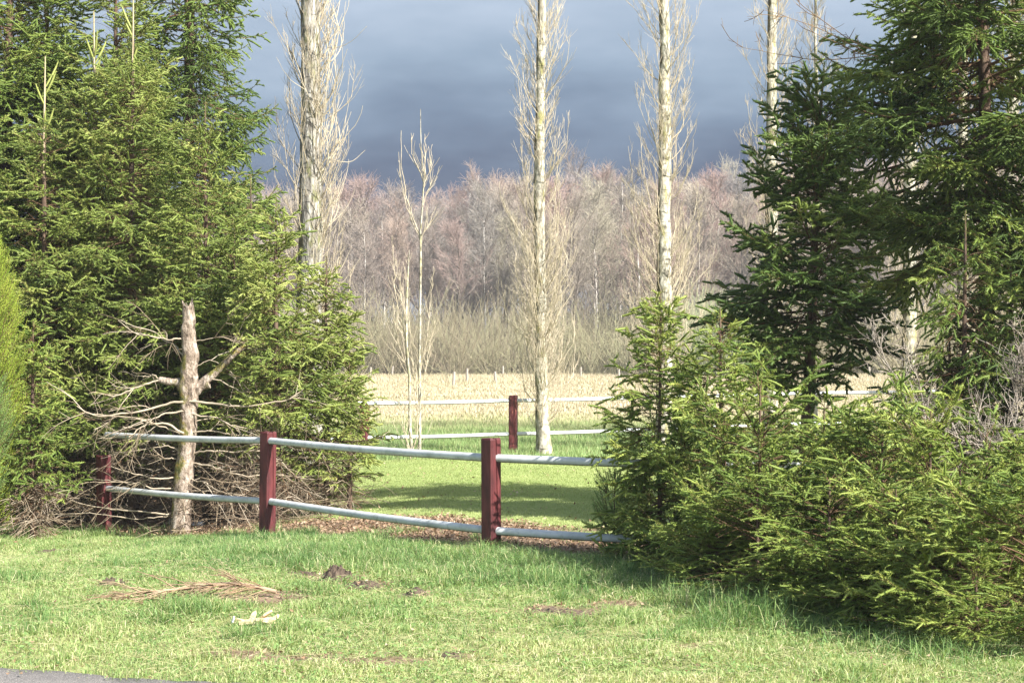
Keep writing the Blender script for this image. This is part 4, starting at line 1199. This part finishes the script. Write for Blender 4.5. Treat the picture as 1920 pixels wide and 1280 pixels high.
for row, (D0, n, dy) in enumerate([(134, 34, 85), (146, 38, 40), (160, 42, 22), (178, 42, 14)]):
    for k in range(n):
        D = D0 + r.uniform(-5, 5)
        px = 330 + (2150 - 330) * (k + r.uniform(-.45, .45)) / n
        top = np.interp(px, skyl_x, skyl_y) + dy + r.normal(0, 12) + (60 if r.random() < .25 else 0)
        Ht = EYE + 0.19 + (HZ - top) / F * D
        q = r.integers(0, 7)
        root, a, b = protos[q]
        if q in used:
            root = root.copy(); COL.objects.link(root)
            for c in (a, b):
                cc = c.copy(); COL.objects.link(cc); cc.parent = root
        used.add(q)
        s = Ht / 14.5
        root.location = (px2x(px, D), D, -0.19); root.scale = (s * r.uniform(.75, 1.05), s * r.uniform(.75, 1.05), s); root.rotation_euler = (0, 0, r.random() * 6.28)
        cnt += 1
# undergrowth along the wood's edge
def brush(name, label, n, x0, x1, y0, y1, h, mt, seed, wd=0.02, m=14, sp=0.5, cat='undergrowth'):
    r = np.random.default_rng(seed)
    x = r.uniform(x0, x1, n); y = r.uniform(y0, y1, n)
    hh = h * (0.45 + 0.9 * fnoise(x, y, 0.09)) * r.uniform(.6, 1.15, n)
    S = np.stack([x, y, np.full(n, -0.25)], -1)
    bi = np.repeat(np.arange(n), m)
    D0 = norm(r.normal(0, 1, (len(bi), 3)) * np.array([sp, sp, .15]) + np.array([0, 0, 1]))
    P = grow(S[bi] + r.normal(0, .15, (len(bi), 3)) * [1, 1, 0], D0, hh[bi] * r.uniform(.5, 1.1, len(bi)), 4, np.array([0, 0, .1]), .12, r)
    g = G()
    tints = np.clip(fnoise(x, y, 0.12)[bi] * 1.2 - .1 + r.normal(0, .2, len(bi)), 0, 1)
    tubes(g, P, np.linspace(wd, wd * .5, 4)[None] * np.ones((len(bi), 1)), 3, tints)
    ti = np.repeat(np.arange(len(bi)), 5); t2 = r.uniform(.2, 1, len(ti)); p, d = sample(P, ti, t2)
    PU = grow(p, norm(d + norm(r.normal(0, 1, (len(ti), 3))) * .8), r.uniform(.2, .7, len(ti)), 2, None, 0, r)
    tubes(g, PU, np.full((len(ti), 2), wd * .4), 3, tints[ti])
    return tag(g.build(name, M[mt]), label, cat, None, 'stuff')
brush('undergrowth', 'tangled beige undergrowth along the foot of the far woods', 2600, -34, 48, 122, 156, 6.8, 'brush', 901)
brush('undergrowth', 'dark brown thicket deep inside the far woods', 1500, -50, 80, 168, 205, 8.0, 'brush', 903, wd=0.035, m=12)
wl = brush('undergrowth', 'pale green budding willow scrub before the woods behind the dark spruce', 130, X(1270, 118), X(1400, 118), 114, 121, 7.0, 'willow', 902, m=16, sp=.35)

# ------------------------------------------------------------------ grass and litter
def blades(g, x, y, h, wd, tint, r, lean=0.5, segs_=2, z=None):
    n = len(x)
    z = gz(x, y) - 0.005 if z is None else z
    az = r.random(n) * 2 * pi
    side = np.stack([np.cos(az), np.sin(az), 0 * az], -1) * (wd * 0.5)[:, None]
    la = r.random(n) * 2 * pi; lm = lean * h * r.random(n) ** 1.0
    lv = np.stack([np.cos(la) * lm, np.sin(la) * lm, 0 * la], -1)
    b = np.stack([x, y, z], -1)
    if segs_ == 1:
        V = np.stack([b - side, b + side, b + lv + np.array([0, 0, 1.0]) * h[:, None]], 1)
        g.add(V.reshape(-1, 3), np.arange(n * 3).reshape(-1, 3), np.repeat(tint, 3))
    else:
        mid = b + lv * 0.35 + np.array([0, 0, 0.62]) * h[:, None]
        tip = b + lv * 1.25 + np.array([0, 0, 0.98]) * (h * (1 - 0.25 * lm / np.maximum(h, 1e-5)))[:, None]
        V = np.stack([b - side, b + side, mid + side * .75, mid - side * .75, tip], 1)
        k = np.arange(n)[:, None] * 5
        g.add(V.reshape(-1, 3), k + np.array([[0, 1, 2, 3]]), np.repeat(tint, 5))
        g.Fs.append((k + np.array([[3, 2, 4]]) + (g.n - n * 5), 0))

r = np.random.default_rng(1001)
def frustum_pts(n, y0, y1, margin=0.4):
    # uniform over the view wedge
    u = r.random(n); y = np.sqrt(y0 ** 2 + (y1 ** 2 - y0 ** 2) * u)
    x = r.uniform(-1, 1, n) * (0.318 * y + margin)
    return x, y
# verge: short turf
x, y = frustum_pts(1150000, 7.0, 19.5, 1.5)
s = fence_signed(x, y)
keep = (y > road_edge(x) + r.normal(-0.03, 0.05, len(x))) & (s < 0.02 + 0.4 * (fnoise(x, y, 3) - .5)) & (r.random(len(x)) > 0.97 * zone_soil(x, y)) & (r.random(len(x)) < 0.15 + 1.35 * fnoise(x + 31, y, 4.0))
x, y, s = x[keep], y[keep], s[keep]
patch = fnoise(x + 11, y, 1.1); patch2 = fnoise(x + 50, y + 20, 3.0)
tall = sstep((s + 2.4) / 1.0) * sstep((x + 4.2) / 1.5) * (0.45 + 1.0 * patch)
tall = np.clip(tall, 0, 1) * (1 - 0.6 * sstep((s + 0.55) / 0.5))
tuft = sstep((patch2 - 0.58) / 0.1) * sstep((patch - 0.45) / 0.15)
h = 0.020 + 0.055 * patch2 ** 1.5 + 0.095 * tall * r.random(len(x)) + 0.05 * tuft * r.random(len(x))
h *= r.uniform(0.45, 1.25, len(x)) * np.where(y > 12.5, 1, 0.9)
tint = 0.50 + 0.55 * (fnoise(x + 5, y + 70, 0.8) - .5) + 0.75 * (patch2 - .5) - 0.30 * tall - 0.2 * tuft + r.normal(0, 0.17, len(x))
tint = np.where(r.random(len(x)) < 0.13, r.uniform(.8, 1.0, len(x)), tint)
g = G(); blades(g, x, y, h, 0.0036 + 0.003 * r.random(len(x)), np.clip(tint, 0, 1), r, 1.7)
tag(g.build('verge_grass', M['grass']), 'rough sunlit verge grass between the road and the near fence', 'grass', None, 'stuff')
# flat-lying dead blades (thatch)
n = 16000
x, y = frustum_pts(n, 7.6, 15.5)
keep = (y > road_edge(x) + .05) & (fence_signed(x, y) < 0.0); x, y = x[keep], y[keep]; n = len(x)
az = r.random(n) * 2 * pi
P = grow(np.stack([x, y, gz(x, y) + r.uniform(0.01, 0.045, n)], -1), np.stack([np.cos(az), np.sin(az), r.normal(0, .25, n)], -1), r.uniform(.03, .13, n), 4, np.array([0, 0, -.2]), .15, r)
g = G(); tubes(g, P, np.linspace(.0014, .0008, 4)[None] * np.ones((n, 1)), 3, r.uniform(.75, 1, n))
tag(g.build('dead_grass', M['grass']), 'pale dead grass stalks lying across the verge turf', 'grass', None, 'stuff')
# small broad-leaved weeds
n = 26000
x, y = frustum_pts(n, 7.6, 14.5)
keep = (y > road_edge(x) + .05) & (fence_signed(x, y) < 0.0) & (fnoise(x + 90, y, 1.8) > .54); x, y = x[keep], y[keep]; n = len(x)
az = r.random(n) * 2 * pi; c = np.stack([x, y, gz(x, y) + r.uniform(.015, .05, n)], -1)
a = np.stack([np.cos(az), np.sin(az), r.normal(.2, .3, n)], -1) * r.uniform(.008, .018, (n, 1)); b = np.stack([-np.sin(az), np.cos(az), r.normal(0, .3, n)], -1) * r.uniform(.005, .010, (n, 1))
V = np.stack([c - a, c - b, c + a, c + b], 1); g = G(); g.add(V.reshape(-1, 3), np.arange(n * 4).reshape(-1, 4), np.repeat(np.clip(r.normal(.4, .15, n), 0, 1), 4))
tag(g.build('clover', M['grass']), 'small broad leaved weeds and clover in the verge turf', 'weeds', None, 'stuff')
# taller tussocks
g = G()
TUS = [(1040, 1100, 0.28, .20, 260), (1400, 1165, 0.30, .26, 330), (360, 1150, .22, .15, 330), (500, 1000, .14, .16, 170), (930, 1035, .20, .15, 260), (300, 1000, .3, .14, 140), (190, 1000, .2, .16, 120), (1300, 1130, .25, .2, 200), (1560, 1190, .4, .15, 260), (1780, 1235, .3, .16, 160), (660, 1040, .5, .13, 450), (850, 1060, .5, .12, 500), (1150, 1060, .5, .13, 420), (560, 1020, .3, .12, 260), (740, 1000, .3, .10, 200), (40, 1090, .3, .14, 300), (600, 1110, .2, .12, 150), (720, 1140, .16, .11, 90), (230, 1060, .25, .10, 200), (1680, 1215, .4, .13, 200)]
TUS += [(r.uniform(-200, 1500), r.uniform(1000, 1200), r.uniform(.06, .16), r.uniform(.08, .14), r.uniform(30, 90)) for _ in range(60)]
for px, py, sp, hh, n in TUS:
    D = gD(px, py); cx = X(px, D)
    n = int(n * 1.5)
    a = r.normal(0, sp * .5, n); b = r.normal(0, sp * .45, n)
    xx = cx + a; yy = D + b
    blades(g, xx, yy, hh * r.uniform(.45, 1.15, n), r.uniform(.003, .0052, n), np.clip(0.24 + r.normal(0, .17, n) + np.where(r.random(n) < .12, .55, 0), 0, 1), r, 1.9)
tag(g.build('tall_grass', M['grass']), 'taller blue-green grass tufts along the near fence and bushes', 'grass', None, 'stuff')
# mown lawn
x, y = frustum_pts(600000, 12.5, 28.6, 1.6)
s = fence_signed(x, y)
lit = zone_litter(x, y)
keep = (s > 0.15) & (r.random(len(x)) > lit * 0.97) & (x > -5.2)
x, y = x[keep], y[keep]
tint = 0.40 + 0.4 * (fnoise(x, y, 0.9) - .5) + r.normal(0, 0.1, len(x))
g = G(); blades(g, x, y, 0.022 * r.uniform(.6, 1.4, len(x)), 0.006 + 0.00018 * y, np.clip(tint, 0, .75), r, 0.9, 1)
tag(g.build('lawn_grass', M['lawn']), 'short bright mown lawn between the two rail fences', 'lawn', None, 'stuff')
# rough strip at the far fence
x, y = frustum_pts(150000, 27.6, 42)
edge = 27.8 + 0.6 * (fnoise(x, y, 1.5) - .5)
keep = y > edge
x, y = x[keep], y[keep]
dry = sstep((y - 33.5 + 5 * (fnoise(x, y, .6) - .5)) / 14)
g = G(); blades(g, x, y, (0.06 + 0.13 * fnoise(x, y, 1.7)) * r.uniform(.6, 1.3, len(x)), np.full(len(x), 0.014), np.clip(0.0 + 0.55 * dry + r.normal(0, .13, len(x)) + .3 * (r.random(len(x)) < .06), 0, 1), r, 0.8, 1)
tag(g.build('rough_grass', M['straw']), 'long pale green grass growing along the far rail fence', 'grass', None, 'stuff')
# dry meadow
x, y = frustum_pts(230000, 40, 124, 6)
g = G(); blades(g, x, y, (0.10 + 0.25 * fnoise(x, y, .15) * sstep((y - 80) / 30)) * r.uniform(.5, 1.4, len(x)), 0.022 + 0.0005 * y, np.clip(0.22 + 0.30 * sstep((y - 40) / 16) + 0.5 * fnoise(x * .3, y, .3) * sstep((y - 38) / 15) + r.normal(0, .12, len(x)), 0, 1), r, 0.7, 1)
tag(g.build('meadow_grass', M['straw']), 'dry straw coloured meadow stretching to the woods', 'meadow', None, 'stuff')

# leaf litter
def litter(n, x, y, size, name, label, mt):
    nn = len(x)
    z = gz(x, y) + r.uniform(0.002, 0.03, nn)
    c = np.stack([x, y, z], -1)
    a = norm(r.normal(0, 1, (nn, 3)) * np.array([1, 1, .35])); b = norm(np.cross(a, r.normal(0, .4, (nn, 3)) + np.array([0, 0, 1.])))
    s = (size * r.uniform(.5, 1.3, nn))[:, None]
    cup = np.array([0, 0, 1.0]) * s * .35
    V = np.stack([c - a * s, c - b * s * .5 + 0 * cup, c + a * s, c + b * s * .5, ], 1)
    V[:, 0] += cup; V[:, 2] += cup
    g = G(); k = np.arange(nn)[:, None] * 4
    g.add(V.reshape(-1, 3), np.concatenate([k + np.array([[0, 1, 3]]), k + np.array([[1, 2, 3]])]), np.repeat(np.clip(r.normal(.5, .25, nn), 0, 1), 4))
    return tag(g.build(name, mt), label, 'leaf litter', None, 'stuff')
x, y = frustum_pts(150000, 9.5, 24)
lit = zone_litter(x, y)
keep = r.random(len(x)) < lit * 0.8
litter(0, x[keep], y[keep], 0.022, 'leaf_litter', 'brown fallen leaves and chips along the near fence line', M['litter'])
x, y = frustum_pts(1500, 13, 27)
litter(0, x, y, 0.022, 'fallen_leaves', 'few pale leaves scattered over the mown lawn', M['litter'])
x, y = frustum_pts(20000, 8, 14)
keep = r.random(len(x)) < np.maximum(zone_soil(x, y) * .8, 0.06)
litter(0, x[keep], y[keep], 0.016, 'soil_crumbs', 'soil crumbs and dead leaf bits in the verge grass', M['litter'])

# small things lying on the verge
def mound(name, label, px, py, a, b, h, mt, seed, cat, grp=None, rough=.35):
    D = gD(px, py); cx = X(px, D)
    r = np.random.default_rng(seed)
    nr, na = 14, 36
    rr = np.linspace(0, 1, nr)[:, None]; th = (np.arange(na) * 2 * pi / na)[None]
    edge = 1 + .3 * (fnoise(np.cos(th) * 2 + seed, np.sin(th) * 2, 1.0) - .5) * 2
    xx = rr * np.cos(th) * a * edge; yy = rr * np.sin(th) * b * edge
    nz_ = fnoise(xx + seed, yy, 38) - .5 + .8 * (fnoise(xx + seed + 5, yy, 11) - .5)
    zz = h * (1 - rr ** 3) * (0.85 + rough * 4.5 * nz_) + gz(cx + xx, D + yy) - 0.006 - float(gz(cx, D))
    V = np.stack([xx, yy, zz], -1).reshape(-1, 3)
    i = np.arange(nr - 1)[:, None] * na; j = np.arange(na)[None]; j2 = (j + 1) % na
    g = G(); g.add(V, np.stack([i + j, i + na + j, i + na + j2, i + j2], -1).reshape(-1, 4))
    o = g.build(name, mt, flat=True); o.location = (cx, D, float(gz(cx, D)))
    return tag(o, label, cat, grp)
gm = 'patches of thrown up soil in the verge'
mound('molehill', 'biggest dark soil heap in the grass between the near fence posts', 632, 1085, .12, .12, .085, M['soil'], 1, 'molehill', gm)
mound('molehill', 'flat dark soil patch just left of the biggest heap', 562, 1078, .14, .1, .03, M['soil'], 2, 'molehill', gm)
mound('molehill', 'crumbled dark soil right below the biggest heap', 682, 1098, .16, .10, .035, M['soil'], 3, 'molehill', gm)
mound('molehill', 'small dark soil heap in the grass at left', 207, 1096, .12, .10, .05, M['soil'], 4, 'molehill', gm)
mound('molehill', 'small soil heap right of the others, left of the tall tussock', 778, 1114, .10, .09, .035, M['soil'], 5, 'molehill', gm)
mound('molehill', 'low brown soil patch below the tall tussock beside the bush shade', 1055, 1148, .18, .09, .03, M['soil'], 6, 'molehill', gm)
mound('molehill', 'thin dark soil streak at the far left of the verge', 110, 1034, .28, .10, .03, M['soil'], 7, 'molehill', gm)
mound('molehill', 'tiny soil crumb heap low in the middle of the verge', 845, 1230, .07, .07, .03, M['soil'], 8, 'molehill', gm)
mound('bark_slab', 'flat weathered brown slab lying beside the dry branch', 478, 1124, .28, .20, .022, M['board'], 9, 'wood slab', None, .1)

# pale split wood and white scrap
def shard(name, label, px, py, pieces, mt, cat):
    D = gD(px, py); cx = X(px, D)
    g = G(); r = np.random.default_rng(px)
    for (ox, oy, oz, l, wd, t, rot, tilt) in pieces:
        n = 6
        xs1 = np.linspace(-l / 2, l / 2, n)
        w1 = wd * (1 - 0.75 * np.abs(np.linspace(-1, 1, n)) ** 2) * r.uniform(.8, 1.2, n)
        V = []
        for k in range(n):
            for (sy, sz) in ((-1, -1), (1, -1), (1, 1), (-1, 1)):
                p = np.array([xs1[k], sy * w1[k] / 2, sz * t / 2 * r.uniform(.6, 1.2)])
                ct, st = math.cos(tilt), math.sin(tilt); p = np.array([p[0] * ct - p[2] * st, p[1], p[0] * st + p[2] * ct])
                c, s = math.cos(rot), math.sin(rot); V.append([p[0] * c - p[1] * s + ox, p[0] * s + p[1] * c + oy, p[2] + oz])
        Fq = [[k * 4 + a, (k + 1) * 4 + a, (k + 1) * 4 + (a + 1) % 4, k * 4 + (a + 1) % 4] for k in range(n - 1) for a in range(4)] + [[3, 2, 1, 0], [(n - 1) * 4 + a for a in range(4)]]
        g.add(V, Fq)
    o = g.build(name, mt, flat=True); o.location = (cx, D, float(gz(cx, D)))
    return tag(o, label, cat)
shard('wood_chunk', 'torn pale yellow wood chunk lying in the short grass', 485, 1172, [(-.02, 0, .03, .20, .07, .022, .2, .12), (.03, .02, .055, .13, .05, .015, -.4, .6), (.09, 0, .04, .10, .035, .012, .9, .4), (-.09, -.01, .03, .09, .03, .010, -.2, -.25), (0, -.03, .035, .12, .03, .012, -.7, .25), (.05, -.02, .03, .14, .04, .012, .5, -.2), (-.04, .03, .05, .09, .03, .010, 1.2, .7)], M['chip'], 'wood')
shard('paper_scrap', 'tiny white scrap left of the pale wood chunk', 437, 1172, [(0, 0, .035, .045, .03, .008, .4, 1.3)], M['paper'], 'litter')
shard('stone_slab', 'dark grey flat slab at the foot of the dead trunk', 362, 990, [(0, 0, .06, .26, .16, .05, .05, 0.03), (-.06, .02, .1, .14, .1, .03, .3, -.05)], M['slate'], 'stone')

# dry conifer branch lying in the grass
D = gD(400, 1118)
r = np.random.default_rng(1234)
cx = X(400, D)
base = np.array([cx, D, float(gz(cx, D))])
g = G()
ax_ = np.array([[.42, .02, .03], [.25, .03, .07], [.1, .04, .085], [-.1, .02, .06], [-.3, -.02, .05], [-.55, -.08, .03]])
f = np.linspace(0, 1, 16); P = np.stack([np.interp(f, np.linspace(0, 1, 6), ax_[:, k]) for k in range(3)], -1)
tubes(g, P, np.linspace(.016, .004, 16), 7, .8)
n = 75
tv = r.uniform(.05, 1, n); p, d = sample(P[None], np.zeros(n, int), tv)
sd_ = r.choice([-1.0, 1.0], n)[:, None]
PT = grow(p, norm(d * 1.0 + np.array([0, 1, 0]) * sd_ * .55 + r.normal(0, .3, (n, 3))), r.uniform(.10, .38, n), 8, np.array([-.2, -.15, -.25]), .06, r)
PT[..., 2] = np.maximum(PT[..., 2], 0.008)
tubes(g, PT, np.linspace(.0045, .0018, 8)[None] * np.ones((n, 1)), 4, r.uniform(.3, 1, n))
ti = np.repeat(np.arange(n), 5); p, d = sample(PT, ti, r.uniform(.2, 1, len(ti)))
PU = grow(p, norm(d + r.normal(0, .4, (len(ti), 3))), r.uniform(.04, .12, len(ti)), 4, np.array([-.1, 0, -.2]), .05, r)
PU[..., 2] = np.maximum(PU[..., 2], 0.006)
tubes(g, PU, np.full((len(ti), 4), .0016), 3, r.uniform(.3, 1, len(ti)))
o = g.build('dry_branch', M['dry_brown']); o.location = base
tag(o, 'dry reddish brown conifer branch lying on the verge grass', 'fallen branch')
# light spring haze over the meadow and woods
hz_m = bpy.data.materials.new('spring_haze'); hz_m.use_nodes = True
ht = hz_m.node_tree; ht.nodes.clear()
ho = ht.nodes.new('ShaderNodeOutputMaterial'); hv = ht.nodes.new('ShaderNodeVolumePrincipled')
hv.inputs['Color'].default_value = (0.88, 0.89, 0.92, 1); hv.inputs['Density'].default_value = 0.0006; hv.inputs['Anisotropy'].default_value = 0.0
ht.links.new(hv.outputs[0], ho.inputs['Volume'])
g = G()
hb = [(-920, -320), (920, -320), (920, 1220), (-920, 1220)]
g.add([(a, b, -1.6) for a, b in hb] + [(a, b, 24.0) for a, b in hb], [[3, 2, 1, 0], [4, 5, 6, 7], [0, 1, 5, 4], [1, 2, 6, 5], [2, 3, 7, 6], [3, 0, 4, 7]])
tag(g.build('haze', hz_m), kind='stuff')
print('TREES', cnt, 'polys', sum(len(m.polygons) for m in bpy.data.meshes))
